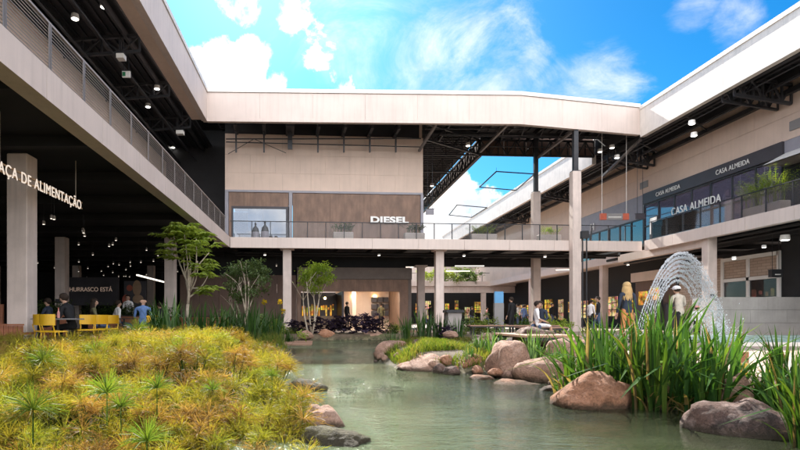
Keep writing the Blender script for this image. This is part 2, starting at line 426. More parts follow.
def dup(root, loc, rz, label=None, scale=None, children=None, group=None):
    """copy of a thing with copies of its parts and sub-parts"""
    r = root.copy(); COL.objects.link(r); r.location = loc; r.rotation_euler = (0, 0, rz)
    if scale: r.scale = (scale,) * 3 if not hasattr(scale, '__len__') else scale
    if label: r['label'] = label
    if group: r['group'] = group
    if root.name not in KIDS:
        KIDS[root.name] = [(c, kids(c)) for c in kids(root)]
    for c, gs in KIDS[root.name]:
        d = c.copy(); COL.objects.link(d); d.parent = r
        for g in gs: e = g.copy(); COL.objects.link(e); e.parent = d
    return r
def text(name, body, mat, loc, rot, size, parent=None, ext=.03, off=0.0, sx=1.0, space=1.0, align='LEFT'):
    c = bpy.data.curves.new(name, 'FONT'); c.body = body; c.size = size; c.extrude = ext; c.offset = off; c.space_character = space
    c.align_x = align; c.materials.append(MATS[mat])
    o = bpy.data.objects.new(name, c); COL.objects.link(o)
    M = Matrix.Translation(Vector(loc)) @ Euler(rot).to_matrix().to_4x4() @ Matrix.Diagonal((sx, 1, 1, 1))
    if parent is not None:
        o.parent = parent; M = MW[parent.name].inverted() @ M
    o.matrix_local = M if parent is not None else M
    if parent is None: o.matrix_world = M
    # letters as plain mesh
    bpy.context.view_layer.update()
    me = bpy.data.meshes.new_from_object(o.evaluated_get(bpy.context.evaluated_depsgraph_get())); me.name = name
    L4 = o.matrix_local.copy(); bpy.data.objects.remove(o); bpy.data.curves.remove(c)
    o = bpy.data.objects.new(name, me); COL.objects.link(o)
    if parent is not None: o.parent = parent; o.matrix_local = L4
    else: o.matrix_world = M
    return o
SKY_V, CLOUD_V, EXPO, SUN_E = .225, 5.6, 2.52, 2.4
# ------------------------------------------------------------------ the mall: frames of reference
ANG = math.atan(1.6 / 23.0)
BO = Vector((-4.65, 28.5, 0))
BM = Matrix.Translation(BO) @ Matrix.Rotation(ANG, 4, 'Z')
cA, sA = math.cos(ANG), math.sin(ANG)
def BU(px, v):
    t = (px - VPX) / F
    return (t * (BO.y + v * cA) - BO.x + v * sA) / (cA - t * sA)
def BZ(py, px, v):
    u = BU(px, v); return ZP(py, BO.y + u * sA + v * cA)
ZT, ZB = 5.08, 4.52          # gallery slab
XL, XR = -4.65, 18.35
RZ0, RZ1 = 11.15, 12.9       # roof fascia

def panels(mb, p, q, z0, z1, t, step, gap=.012, slope=0.0):
    """row of facing panels from p to q (2-D), thickness t to the right of the run"""
    p, q = Vector(p), Vector(q); L = (q - p).length; d = (q - p) / L; nrm = Vector((d.y, -d.x))
    n = max(1, round(L / step))
    for i in range(n):
        a = p + d * (L * i / n + gap / 2); b = p + d * (L * (i + 1) / n - gap / 2); c = b + nrm * t; e = a + nrm * t
        mb.prism([(a.x, a.y), (e.x, e.y), (c.x, c.y), (b.x, b.y)], z0, z1)
def fr_bars(win, src):
    """dark shelves and a surround in front of a lit shop window"""
    lo = Vector([min(v[i] for v in src.v) for i in range(3)]); hi = Vector([max(v[i] for v in src.v) for i in range(3)])
    b = MB(); alongx = (hi.x - lo.x) > (hi.y - lo.y); n = R.choice((3, 4, 5))
    for k in range(n + 1):
        z = lo.z + (hi.z - lo.z) * k / n
        if alongx: b.box(lo.x - .04, hi.x + .04, lo.y - .05, lo.y - .01, z - .03, z + .03)
        else: b.box(lo.x - .05, lo.x - .01, lo.y - .04, hi.y + .04, z - .03, z + .03)
    for k in range(4):
        q = k / 3
        if alongx: x = lo.x + (hi.x - lo.x) * q; b.box(x - .03, x + .03, lo.y - .045, lo.y - .012, lo.z + .031, hi.z - .031)
        else: y = lo.y + (hi.y - lo.y) * q; b.box(lo.x - .045, lo.x - .012, y - .03, y + .03, lo.z + .031, hi.z - .031)
    b.build('shelf_frame', 'dark_band', win)

# ================================================================== LEFT WING
LW = thing('mall_wing', 'left mall wing with slatted gallery railing above the dark food hall', 'building', (-6.0, 12, 0))
mb = MB(); panels(mb, (XL - .14, -10), (XL - .14, 28.36), ZB, ZT, .14, 2.4)
mb.box(XL - .40, XL - .142, -10, 28.3, ZB + .02, ZT - .01)
mb.build('gallery_slab', 'panel_concrete', LW)
mb = MB(); mb.box(-32, XL - .402, -10, 28.3, 4.86, 5.0)
for y in range(-9, 28, 3): mb.box(-32, XL - .41, y, y + .25, 4.62, 4.855)
mb.build('hall_ceiling', 'black_paint', LW)
mb = MB(); mb.box(-32, -4.0, 28.6, 46, 4.86, 5.0)
for y in range(30, 46, 3): mb.box(-32, -5.75, y, y + .25, 4.62, 4.855)
mb.build('hall_ceiling', 'black_paint', LW)
for x in (-7.28, -12.5, -18.0, -24):
    for y in (-0.8, 12.5, 25.4, 39.2):
        m = MB(); m.cbox(x, x + .48, y, y + .48, 0, 4.62, .02); m.build('column', 'column_concrete', LW)
m = MB(); m.box(-32, -31.8, -10, 46, 0, 5); m.box(-31.8, -6.3, 46, 46.2, 0, 4.85); m.build('hall_wall', 'black_paint', LW)
m = MB()
for y in range(-10, 40, 3): m.box(-9.8, -9.5, y + .006, y + 2.994, 5.09, 10.55)
m.build('upper_wall', 'tan_panel', LW)
m = MB(); m.box(-9.84, -9.56, -10, 40, 10.56, 11.3); m.build('upper_wall', 'black_deck', LW)
# roof edge
m = MB(); panels(m, (-5.96, -10), (-5.96, 28.2), RZ0 + .17, RZ1 - .22, .14, 2.4, .008)
m.build('roof_fascia', 'panel_concrete', LW)
m = MB(); m.box(-6.10, -5.965, -10, 28.2, RZ0 + .02, RZ1 - .02); m.box(-6.02, -5.80, -10, 28.36, RZ0, RZ0 + .16); m.build('fascia_ledge', 'panel_concrete', LW)
m = MB(); m.box(-6.25, -5.77, -10, 28.4, RZ1 - .20, RZ1); m.build('coping', 'coping', LW)
m = MB(); m.box(-6.60, -6.03, -10, 28.1, RZ0 + .05, RZ0 + .12); m.build('soffit', 'tan_panel', LW)
m = MB(); m.box(-14, -6.62, -10, 40, 11.5, 11.62)
for x in [-6.9 - .32 * i for i in range(20)]: m.box(x, x + .1, -10, 40, 11.43, 11.5)
m.build('roof_deck', 'black_deck', LW)
m = MB()
for y in range(-8, 30, 4): m.truss((-9.5, y, 10.55), (-6.65, y, 10.75), .6, 4, .08)
for x in (-7.2, -8.2, -9.2): m.box(x, x + .1, -10, 40, 11.2, 11.4)
m.tube([(-8.6, -10, 10.5), (-8.6, 40, 10.5)], .05); m.tube([(-7.6, -10, 10.62), (-7.6, 40, 10.62)], .035)
m.build('roof_truss', 'dark_steel', LW)
m = MB(); m.box(-14, -5.45, 33.6, 33.8, 5.05, 12.9); m.build('end_wall', 'black_deck', LW)
m = MB(); m.box(-14, -6.03, 28.12, 33.6, 12.585, 12.7); m.build('roof_deck', 'black_deck', LW)
m = MB(); m.box(-6.4, -4.72, 28.32, 29.2, 4.60, 5.06); m.build('hall_ceiling', 'black_paint', LW)

# railing of the left gallery
LR = thing('gallery_railing', 'grey steel railing with many horizontal slats along the left gallery edge', 'railing', (XL - .2, 12, ZT))
m = MB()
for k in range(15):
    z = ZT + .07 + k * .061
    m.box(XL - .200, XL - .188, -9.9, 28.1, z, z + .011)
m.build('rail_slats', 'rail_steel', LR)
m = MB(); m.box(XL - .225, XL - .165, -9.9, 28.15, ZT + .97, ZT + 1.01); m.build('handrail', 'rail_steel', LR)
for k in range(-12, 15):
    y = 8.2 + 1.4 * k
    m = MB(); m.box(XL - .16, XL - .148, y - .05, y - .012, ZT - .25, ZT + .96); m.box(XL - .16, XL - .148, y + .012, y + .05, ZT - .25, ZT + .96)
    m.box(XL - .164, XL - .16, y - .05, y + .05, ZT + .1, ZT + .9)
    m.build('post', 'grey_steel', LR)

# ================================================================== BACK WING (authored in u, v, z)
BW = thing('mall_wing', 'back mall wing joining both sides, tan upper storey over a brown shop front', 'building', tuple(BO), ANG)
L = 23.05
m = MB(BM); panels(m, (.0, .14), (L, .14), ZB, ZT, .14, 2.5)
m.box(.0, L - .1, .142, .4, ZB + .02, ZT - .01); m.build('gallery_slab', 'panel_concrete', BW)
m = MB(BM); m.box(-.1, L - .2, .402, 6.2, 4.86, 5.05)
for u in range(0, 23, 2): m.box(u, u + .2, .41, 6.1, 4.66, 4.855)
m.box(-.1, L - .2, 6.2, 6.6, 4.2, 5.05)
m.tube([(0, 2, 4.5), (L, 2, 4.5)], .06); m.tube([(0, 3.4, 4.55), (L, 3.4, 4.55)], .09)
m.build('under_ceiling', 'black_paint', BW)
def cap_column(px, py, Y, top, parent, name='column'):
    x = XP(px, Y); c = MB(); s = .23
    c.cbox(x - s, x + s, Y, Y + .46, 0, top - .12, .02); c.box(x - .38, x + .38, Y - .08, Y + .54, top - .12, top)
    return c.build(name, 'column_concrete', parent)
for px in (287, 440): cap_column(px, 250, BO.y + .45 + (XP(px, 29) - BO.x) * sA, ZB + .1, BW)
for px, Y in ((295.5, 34.6), (421.5, 34.8)): cap_column(px, 266, Y, 4.2, BW)
# the column line that runs up to the roof
for px, Y, z1 in ((577.2, 29.35, 8.85), (537.2, 34.2, 8.85)):
    x = XP(px, Y); c = MB(); c.cbox(x - .235, x + .235, Y, Y + .45, 0, z1, .02); col = c.build('column', 'column_concrete', BW)
    c = MB(); c.bar((x, Y + .22, z1), (x, Y + .22, 12.5), .24, .24, (0, 1, 0)); c.box(x - .2, x + .2, Y + .02, Y + .42, z1 + .002, z1 + .05); c.build('steel_head', 'dark_steel', col)
# shop upper storey
UW0, UW1, VW = BU(225, 2.3), BU(423, 2.3), 2.3
zt = 8.15
m = MB(BM)
for r, (za, zb) in enumerate(((8.15, 9.15), (9.15, 10.2), (10.2, 11.4))):
    n = 7 + r % 2
    for i in range(n): m.box(UW0 + (UW1 - UW0) * i / n + .003, UW0 + (UW1 - UW0) * (i + 1) / n - .003, VW, VW + .2, za + .003, zb - .003)
m.box(UW1 - .2, UW1, VW + .202, 20, 5.0, 12.5)
m.build('upper_wall', 'tan_panel', BW)
m = MB(BM); m.box(UW0, UW1 - .21, VW + .06, VW + .2, 11.40, 12.5); m.build('upper_wall', 'black_deck', BW)
wx0, wx1, wz1 = BU(231.5, VW), BU(288, VW), 7.22
ux = BU(289, VW); ux2 = BU(292.3, VW)
m = MB(BM); m.box(UW0 + .22, ux - .02, VW + .02, VW + .2, wz1 + .003, zt - .12); m.box(UW0 + .22, wx0 - .003, VW + .02, VW + .2, ZT, wz1)
segs = [ux2 + .02, BU(330, VW), BU(364, VW), UW1 - .16]
for a, b in zip(segs, segs[1:]): m.box(a + .004, b - .004, VW + .02, VW + .2, ZT, zt - .12)
m.build('shop_front', 'rust_panel', BW)
m = MB(BM); m.box(UW0, UW1, VW - .03, VW + .18, zt - .115, zt + .003); m.box(UW0, UW0 + .2, VW - .03, VW + .18, ZT, zt - .118)
m.box(ux, ux2, VW - .03, VW + .18, ZT, zt - .118); m.box(UW1 - .14, UW1 + .02, VW - .03, VW + .18, ZT, zt - .118); m.build('front_frame', 'slate_band', BW)
w = MB(BM); w.box(wx0, wx1, VW + .0, VW + .12, wz1 - .12, wz1); w.box(wx0, wx0 + .1, VW, VW + .12, ZT, wz1 - .122); w.box(wx1 - .12, wx1, VW, VW + .12, ZT, wz1 - .122)
win = w.build('shop_window', 'dark_band', BW)
g = MB(BM); g.box(wx0 + .1, wx1 - .12, VW + .06, VW + .08, ZT, wz1 - .12); g.build('pane', 'mirror_glass', win)
r = MB(BM); r.box(wx0 + 1.6, wx1 + .1, VW + 1.6, VW + 1.7, 5, 7.6); r.box(wx0, wx1, VW + .21, VW + 2.6, 7.4, 7.5)
r.build('display_room', 'white_paint', win)
r = MB(BM); r.box(wx0 - .1, wx0 + 1.7, VW + 2.6, VW + 2.7, 5, 7.39); r.build('display_room', 'tan_panel', win)
r = MB(BM); r.box(wx0 + .9, wx0 + 1.75, VW + .75, VW + .8, 5.9, 7.3); r.build('display_banner', 'blue_sign', win)
# roof edge: gently bent in plan
RF = [(-5.82, 28.2), (10.95, 28.62), (18.35, 30.3)]
m = MB()
for (a, b) in zip(RF, RF[1:]):
    va = Vector(a); vb = Vector(b); d = (vb - va).normalized(); nn = Vector((-d.y, d.x)) * .14
    panels(m, va + nn, vb + nn, RZ0 + .17, RZ1 - .22, .14, 2.6, .008)
m.build('roof_fascia', 'panel_concrete', BW)
def strip(mb, line, o0, o1, z0, z1):
    """box strip following a plan polyline, from offset o0 to o1 behind it"""
    pts0, pts1 = [], []
    for i, p in enumerate(line):
        ds = []
        if i: ds.append((Vector(p) - Vector(line[i - 1])).normalized())
        if i < len(line) - 1: ds.append((Vector(line[i + 1]) - Vector(p)).normalized())
        d = sum(ds, Vector((0, 0))).normalized(); n = Vector((-d.y, d.x))
        pts0.append(Vector(p) + n * o0); pts1.append(Vector(p) + n * o1)
    for i in range(len(line) - 1):
        mb.prism([tuple(pts0[i]), tuple(pts0[i + 1]), tuple(pts1[i + 1]), tuple(pts1[i])], z0, z1)
m = MB(); strip(m, RF, .145, .28, RZ0 + .02, RZ1 - .02); strip(m, RF, -.02, .2, RZ0, RZ0 + .16); m.build('fascia_ledge', 'panel_concrete', BW)
m = MB(); strip(m, RF, -.05, .4, RZ1 - .2, RZ1 + .002); m.build('coping', 'coping', BW)
m = MB(); m.box(-6, 10.2, 28.95, 34.5, 12.58, 12.68); m.box(10.2, 18.66, 30.6, 35.2, 12.585, 12.685); m.box(-6, 10.6, 34.5, 56, 12.582, 12.682); m.box(18.5, 18.66, 30.6, 35.5, 11.6, 12.58)
m.prism([(10.2, 28.95), (18.1, 30.62), (10.2, 30.595)], 12.58, 12.68)
for i in range(60): m.box(-6, 10.2, 29.1 + i * .45, 29.2 + i * .45, 12.51, 12.58)
for i in range(16): m.box(10.25 + i * .5, 10.36 + i * .5, 30.7, 35.1, 12.51, 12.58)
m.build('roof_deck', 'black_deck', BW)
# steelwork under the back roof
m = MB()
m.truss((10.75, 35.0, 11.45), (18.3, 35.25, 11.40), 1.0, 13, .085)
m.truss((10.7, 35.05, 11.45), (10.7, 56, 11.45), 1.0, 30, .085)
m.truss((6.3, 31.4, 11.3), (10.6, 34.9, 11.45), .95, 6, .08)
for y in (35, 39, 43, 47, 51): m.truss((6.3, y, 11.45), (10.6, y, 11.45), .95, 6, .07)
m.bar((6.3, 29.3, 12.35), (18.0, 31.2, 12.35), .14, .22); m.bar((-5.5, 29.0, 12.35), (10.8, 29.3, 12.35), .12, .2)
for y in (31.6, 33.2): m.bar((6.3, y, 12.3), (18.2, y + .6, 12.3), .1, .18)
for x in (8, 10, 12, 13.8, 15.6, 17.2): m.bar((x, 30.6, 12.4), (x, 35.1, 12.4), .09, .16)
for i in range(6): m.bar((11 + i * 1.2, 30.9, 12.2), (12 + i * 1.2, 34.9, 12.2), .05, .05)
m.tube([(6.3, 32.4, 11.9), (18.2, 33.2, 11.9)], .045); m.tube([(6.3, 30.6, 11.6), (12, 30.6, 11.6)], .035); m.tube([(6.3, 33.9, 11.7), (18.2, 34.3, 11.7)], .03)
m.build('roof_truss', 'dark_steel', BW)
m = MB(); panels(m, (18.35, 35.55), (10.85, 35.3), 11.5, 12.8, -.1, 1.5); m.box(10.86, 10.96, 35.45, 56, 11.5, 12.8); m.build('court_fascia', 'brown_panel', BW)
for (a, b, ya, yb) in (((419, 151), (437, 123), 31.2, 28.9), ((480, 152), (509, 123), 34.6, 28.95), ((537.5, 158), (573, 131), 34.4, 29.7), ((603, 176), (641, 139), 34.4, 30.7)):
    m = MB(); m.bar(P(*a, ya), P(*b, yb), .13, .13); m.build('brace', 'grey_steel', BW)
# hangers in front of the tan wall
for px, py, wd in ((236, 152, .09), (264, 152, .09), (290, 149, .26), (318, 152, .08), (344, 152, .08), (370, 152, .08), (396, 152, .08)):
    v = 1.5; u = BU(px, v); z = BZ(py, px, v); m = MB(BM)
    m.box(u - wd / 2, u + wd / 2, v, v + .12, z, 12.5); m.box(u - wd * .9, u + wd * .9, v - .9, v + .7, 11.3, 11.6); m.build('hanger', 'dark_steel', BW)
m = MB(BM)
m.tube([(BU(226, 1.4), 1.4, BZ(139, 226, 1.4)), (BU(421, 1.4), 1.4, BZ(138.5, 421, 1.4))], .035, 6)
m.tube([(BU(226, 1.7), 1.7, BZ(142, 226, 1.7)), (BU(421, 1.7), 1.7, BZ(147, 421, 1.7))], .03, 6)
m.tube([(BU(228, 1.75), 1.75, BZ(154, 228, 1.75)), (BU(254, 1.75), 1.75, BZ(139, 254, 1.75)), (BU(286, 1.75), 1.75, BZ(153, 286, 1.75))], .02, 6)
m.build('ceiling_pipe', 'dark_steel', BW)
# ground floor of the back wing
m = MB(BM); m.box(-.1, 10.9, 6.61, 24, 4.86, 5.04); m.box(-2, BU(408, 4.6), 5.2, 5.3, 2.9, 4.855); m.box(-12, -.4, 17.5, 17.6, 0, 5)
m.build('under_ceiling', 'black_paint', BW)
VG = 4.6
g0, g1 = BU(180, VG), BU(296, VG)
m = MB(BM)
for i in range(6): m.box(g0 + (g1 - g0) * i / 6 + .006, g0 + (g1 - g0) * (i + 1) / 6 - .006, VG, VG + .2, 0, 3.42)
m.build('ground_wall', 'brown_panel', BW)
s0, s1 = BU(297, VG), BU(408, VG); so, sm, se = BU(301, VG), BU(343, VG), BU(399.5, VG)
zh = ZP(291, 33.2)
m = MB(BM); m.box(s0, s1, VG - .06, VG + .4, zh, ZP(279, 33.2)); m.box(se, s1, VG - .06, VG + .4, 0, zh - .003); m.box(s0, so, VG - .06, VG + .4, 0, zh - .003)
m.box(s1 - .2, s1 - .003, VG + .402, VG + 9, 0, 3.3); m.build('shop_front', 'rust_panel', BW)
m = MB(BM); m.box(s0, s1 + .25, VG - .02, VG + .5, ZP(278.7, 33.2), ZP(267, 33.2)); m.box(s1 + .02, s1 + .22, VG, VG + .4, 0, ZP(278.9, 33.2)); m.build('shop_fascia', 'taupe_band', BW)
m = MB(BM); m.box(sm - .06, sm + .06, VG + .02, VG + .2, 0, zh - .003); m.box(so, sm - .062, VG + 3.2, VG + 3.3, 0, zh); m.box(sm - .06, sm + .06, VG + .202, VG + 6, 0, zh); m.build('shop_divider', 'dark_band', BW)
room = MB(BM); room.box(sm + .062, se + .6, VG + 5, VG + 5.1, 0, 3); room.box(se + .5, se + .6, VG + .41, VG + 5, 0, 3); room.box(sm + .062, se + .5, VG + .41, VG + 5, 2.75, 2.85); room.build('shop_interior', 'tan_panel', BW)
m = MB(BM); m.box(sm + .3, se + .2, VG + .7, VG + 1.0, 2.68, 2.745); m.box(sm + .3, se - 1.0, VG + 2.6, VG + 2.9, 2.68, 2.745); m.build('ceiling_light', 'strip_light', BW)
for px in (353, 375, 392):
    u = BU(px, VG + 4.9); m = MB(BM); m.box(u - .1, u + .1, VG + 4.85, VG + 4.995, 2.2, 2.4); m.build('wall_lamp', 'lamp_warm', BW)
m = MB(BM)
for k in range(3):
    for j in range(3): m.box(BU(372, VG + 4.6) + j * .42, BU(372, VG + 4.6) + j * .42 + .36, VG + 4.6, VG + 4.95, .9 + k * .5, 1.25 + k * .5)
m.build('wall_shelf', 'dark_band', BW)
m = MB(BM); m.box(BU(352, VG + 3.4), BU(356, VG + 3.4), VG + 3.4, VG + 3.6, 0, 2.74); m.build('shop_pillar', 'tan_panel', BW)
# left dark bay: bottles and warm bits
m = MB(BM)
for i in range(14): m.box(so + .2 + i * .16, so + .2 + i * .16 + R.uniform(.05, .12), VG + 3.0, VG + 3.15, R.choice((.9, 1.3)), R.uniform(1.45, 1.75))
m.build('back_bar_light', 'shop_yellow', BW)
m = MB(BM); m.box(so + .1, sm - .2, VG + 2.6, VG + 3.0, 0, .88); m.build('bar_counter', 'tan_wood', BW)
m = MB(BM); m.ball((BU(325, VG + 1.5), VG + 1.5, 2.05), .09); m.build('pendant_lamp', 'lamp_warm', BW)
# hanging frames under the back slab
for pts, Y in ((((327, 267), (342, 266), (341, 271), (325, 271.5)), 31.5), (((386, 266), (412, 266.5), (405, 271), (377, 272)), 31.5)):
    pass
# back gallery glass railing
BR = thing('gallery_railing', 'frameless looking glass railing with slim dark posts along the back gallery', 'railing', tuple(BM @ Vector((0, 0, ZT))), ANG)
m = MB(BM); m.box(.0, L - .3, .10, .15, ZT + .86, ZT + .90); m.build('handrail', 'dark_steel', BR)
k = 0; u = .15
while u < L - .3:
    if abs(u - BU(577, .1)) > .3:
        m = MB(BM); m.box(u - .022, u + .022, .105, .145, ZT - .0, ZT + .859); m.build('post', 'dark_steel', BR)
    if u + 1 < L - .3:
        m = MB(BM); m.box(u + .035, u + .965, .12, .132, ZT + .05, ZT + .84); m.build('glass_panel', 'rail_glass', BR)
    u += 1.0

# ================================================================== RIGHT WING
RWG = thing('mall_wing', 'right mall wing with bright white parapet, glass gallery railing and shop fronts', 'building', (20, 14, 0))
m = MB(); panels(m, (XR + .14, 29.9), (XR + .14, -10), ZB, ZT, .14, 2.4)
m.box(XR + .142, XR + .4, -10, 29.9, ZB + .02, ZT - .01); m.build('gallery_slab', 'panel_concrete', RWG)
m = MB(); m.box(XR + .402, 40, -10, 36, 4.86, 5.05)
for y in range(-9, 36, 3): m.box(XR + .41, 40, y, y + .22, 4.64, 4.855)
m.tube([(19.6, -10, 4.6), (19.6, 36, 4.6)], .09); m.tube([(20.4, -10, 4.55), (20.4, 36, 4.55)], .06); m.box(20.7, 21.0, -10, 36, 4.4, 4.6)
m.build('under_ceiling', 'black_paint', RWG)
m = MB(); m.box(18.62, 18.95, 25.75, 33, 4.18, 4.63); m.build('edge_beam', 'panel_concrete', RWG)
for y in (-.5, 12.0, 25.3, 38.5, 51.5):
    x = 18.55 if y < 36 else 20.6
    m = MB(); m.cbox(x, x + .44, y, y + .44, 0, 4.84, .02); m.build('column', 'column_concrete', RWG)
m = MB(); panels(m, (XR + .14, 30.3), (XR + .14, -10), RZ0 - .15 + .17, RZ1 - .13 - .2, .14, 3.0, .008); m.build('roof_fascia', 'coping', RWG)
m = MB(); m.box(XR + .142, XR + .28, -10, 30.2, RZ0 - .13, RZ1 - .15); m.box(XR - .02, XR + .2, -10, 30.25, RZ0 - .15, RZ0 + .01); m.build('fascia_ledge', 'coping', RWG)
m = MB(); m.box(XR - .05, XR + .42, -10, 30.27, RZ1 - .33, RZ1 - .13); m.build('coping', 'coping', RWG)
m = MB(); panels(m, (XR + .14, 78), (XR + .14, 35.6), RZ0 - .15, RZ1 - .33, .14, 3.0, .008); m.box(XR + .142, XR + .28, 35.6, 78, RZ0 - .13, RZ1 - .35); m.build('roof_fascia', 'coping', RWG)
m = MB(); m.box(XR - .05, XR + .42, 35.55, 78, RZ1 - .33, RZ1 - .13); m.build('coping', 'coping', RWG)
m = MB(); m.box(XR + .3, 30, -10, 78, 11.72, 11.86)
for i in range(195): m.box(XR + .3, 21.3, -9.8 + i * .45, -9.7 + i * .45, 11.65, 11.72)
m.build('roof_deck', 'black_deck', RWG)
m = MB()
for y in (3.5, 13.7, 23.9, 33.6, 43.6, 53.6, 63.6):
    m.truss((XR + .35, y, 10.75), (21.25, y, 10.35), .85, 6, .1); m.truss((XR + .35, y + .7, 10.75), (21.25, y + .7, 10.35), .85, 6, .08)
m.box(XR + .5, XR + .7, -10, 78, 11.1, 11.4); m.box(19.6, 19.75, -10, 78, 11.3, 11.6); m.box(20.6, 20.75, -10, 78, 11.2, 11.6)
m.box(21.05, 21.28, -10, 78, 10.78, 11.0); m.tube([(20.2, -10, 10.9), (20.2, 78, 10.9)], .05); m.tube([(19.2, -10, 10.85), (19.2, 78, 10.85)], .035)
for i in range(22): m.bar((XR + .4, -9 + i * 4, 10.95), (21.2, -7 + i * 4, 10.95), .06, .06)
m.build('roof_truss', 'dark_steel', RWG)
XW = 21.3
m = MB()
for i in range(30):
    y0 = -10 + i * 3
    for za, zb in ((8.8, 9.9), (9.9, 11.6)): m.box(XW, XW + .2, y0 + .006, y0 + 2.994, za + .006, zb - .006)
for i in range(18): m.box(XW, XW + .2, 43.2 + i * 2 + .006, 45.2 + i * 2 - .006, 5.06, 8.8)
m.build('upper_wall', 'tan_panel', RWG)
# band and glass front
m = MB(); m.box(XW - .12, XW + .18, 24.3, 34.7, 8.12, 8.797); m.build('sign_band', 'dark_band', RWG)
m = MB(); m.box(XW - .02, XW + .18, 34.75, 43.1, 7.3, 8.79); m.build('sign_band', 'slate_band', RWG)
m = MB(); m.box(XW - .02, XW + .18, 14, 24.28, 8.25, 8.79); m.build('sign_band', 'slate_band', RWG)
m = MB(); m.box(XW - .04, XW + .1, 24.4, 34.7, 8.02, 8.118)
for i in range(8): y = 24.4 + i * 10.3 / 7; m.box(XW - .04, XW + .1, y - .04, y + .04, ZT, 8.018)
m.box(XW - .035, XW + .1, 24.45, 34.6, 6.62, 6.70); win = m.build('shop_window', 'dark_steel', RWG)
m = MB(); m.box(XW + .03, XW + .05, 24.45, 34.65, ZT, 8.0); m.build('pane', 'blue_glass', win)
m = MB(); m.box(XW + .3, XW + 4, 24, 24.1, 5.06, 8.2); m.box(XW + 3.9, XW + 4, 24.1, 34.7, 5.06, 8.2); m.box(XW + .25, XW + 4, 24.1, 34.7, 8.21, 8.3); m.build('shop_interior', 'slate_band', RWG)
for i in range(5): m = MB(); m.box(XW + 1.2, XW + 1.4, 25 + i * 2, 26 + i * 2, 8.1, 8.15); m.build('ceiling_light', 'lamp_soft', RWG)
# windows left of it (towards the back)
m = MB(); m.box(XW - .02, XW + .12, 34.76, 43.1, 7.2, 7.297)
for i in range(7): y = 34.8 + i * 8.2 / 6; m.box(XW - .02, XW + .12, y - .05, y + .05, ZT, 7.198)
win = m.build('shop_window', 'dark_steel', RWG)
m = MB(); m.box(XW + .03, XW + .05, 34.8, 43.05, ZT, 7.2); m.build('pane', 'shop_glass', win)
m = MB(); m.box(XW + 3, XW + 3.1, 34.9, 43, 5.06, 7.5); m.box(XW + .2, XW + 3.1, 34.8, 43, 7.5, 7.6); m.build('shop_interior', 'white_paint', RWG)
for y, z in ((35.6, 5.9), (36.6, 6.5), (38.4, 5.7), (40.2, 6.4)):
    m = MB(); m.ball((XW + .9, y, z), .32); m.build('globe_lamp', 'lamp_soft', RWG)
# near bay: awning, doorway, timber fins
m = MB(); m.prism([(XW - 1.1, 14), (XW - .01, 14), (XW - .01, 24.2), (XW - 1.1, 24.2)], 7.62, 7.66)
m.add([(XW - 1.1, 14, 7.62), (XW - 1.1, 24.2, 7.62), (XW - .03, 24.2, 8.2), (XW - .03, 14, 8.2), (XW - 1.1, 14, 7.66), (XW - 1.1, 24.2, 7.66), (XW - .03, 24.2, 8.24), (XW - .03, 14, 8.24)],
      [(0, 1, 2, 3), (4, 7, 6, 5), (0, 4, 5, 1), (1, 5, 6, 2), (2, 6, 7, 3), (3, 7, 4, 0)]); m.build('awning', 'white_paint', RWG)
m = MB(); m.box(XW + .0, XW + .1, 22.9, 24.25, ZT, 8.24); m.build('doorway', 'black_paint', RWG)
m = MB()
for i in range(40): m.box(XW - .02, XW + .1, 14 + i * .22, 14.14 + i * .22, ZT, 8.24)
m.build('timber_screen', 'tan_wood', RWG)
m = MB(); m.box(XW + .12, XW + .2, -10, 22.88, ZT, 8.24); m.build('upper_wall', 'dark_band', RWG)
for y, z in ((23.2, 9.15), (34.3, 9.2)):
    m = MB(); m.box(XW - .05, XW - .002, y, y + .8, z, z + .42)
    m.build('wall_vent', 'grey_plastic', RWG)
# ground floor fronts
m = MB()
for y0, y1 in ((24.55, 27.85),):
    for z0, z1 in ((1.6, 1.74), (2.6, 2.76), (3.66, 3.84)): m.box(XW - .1, XW + .05, y0, y1, z0, z1)
    for y in (24.45, 26.2, 27.86): m.box(XW - .1, XW + .05, y, y + .16, 1.2, 3.85 if y != 26.2 else 3.655)
win = m.build('shop_window', 'white_paint', RWG)
m = MB(); m.box(XW - .04, XW - .02, 24.62, 27.85, 2.77, 3.65); m.build('blind', 'tan_brick', win)
m = MB(); m.box(XW - .03, XW - .015, 24.62, 27.85, 1.3, 2.59); m.build('pane', 'dark_glass', win)
m = MB(); m.box(XW - .02, XW + .1, 20, 24.44, 0, 4.6); m.build('doorway', 'black_paint', RWG)
m = MB(); m.box(XW + .06, XW + .3, 24.45, 36, 0, 1.6); m.box(XW + 3.2, XW + 3.3, 20, 36, 0, 4.6); m.build('ground_wall', 'dark_band', RWG)
m = MB(); m.box(XW + 1.4, XW + 1.8, 25.2, 27.4, 1.0, 1.9); m.build('shelf', 'dark_band', RWG)
for i in range(7): m = MB(); m.box(XW + 1.1, XW + 1.15, 25.1 + i * .36, 25.1 + i * .36 + R.uniform(.1, .25), 1.75 + R.uniform(0, .2), 2.0 + R.uniform(0, .35)); m.build('display_lamp', 'shop_warm', RWG)
m = MB(); m.box(XW - .05, XW + .05, 28.05, 31.3, 0, 3.9); m.build('ground_wall', 'tan_brick', RWG)
m = MB(); m.box(XW - .12, XW + .06, 31.32, 36, 3.15, 3.75); m.build('shop_fascia', 'tan_panel', RWG)
m = MB(); m.box(XW + .2, XW + .3, 31.4, 36, 1.6, 3.14); m.build('shop_interior', 'brown_panel', RWG)
for y, z0, z1 in ((33.4, 1.9, 2.7), (34.6, 1.5, 2.5)): m = MB(); m.box(XW + .1, XW + .15, y, y + .9, z0, z1); m.build('menu_screen', 'shop_yellow', RWG)
m = MB(); m.box(XW - .1, XW + .06, 31.32, 31.5, 0, 3.14); m.box(XW - .1, XW + .06, 32.9, 33.0, 0, 3.14); m.build('shop_front', 'dark_band', RWG)
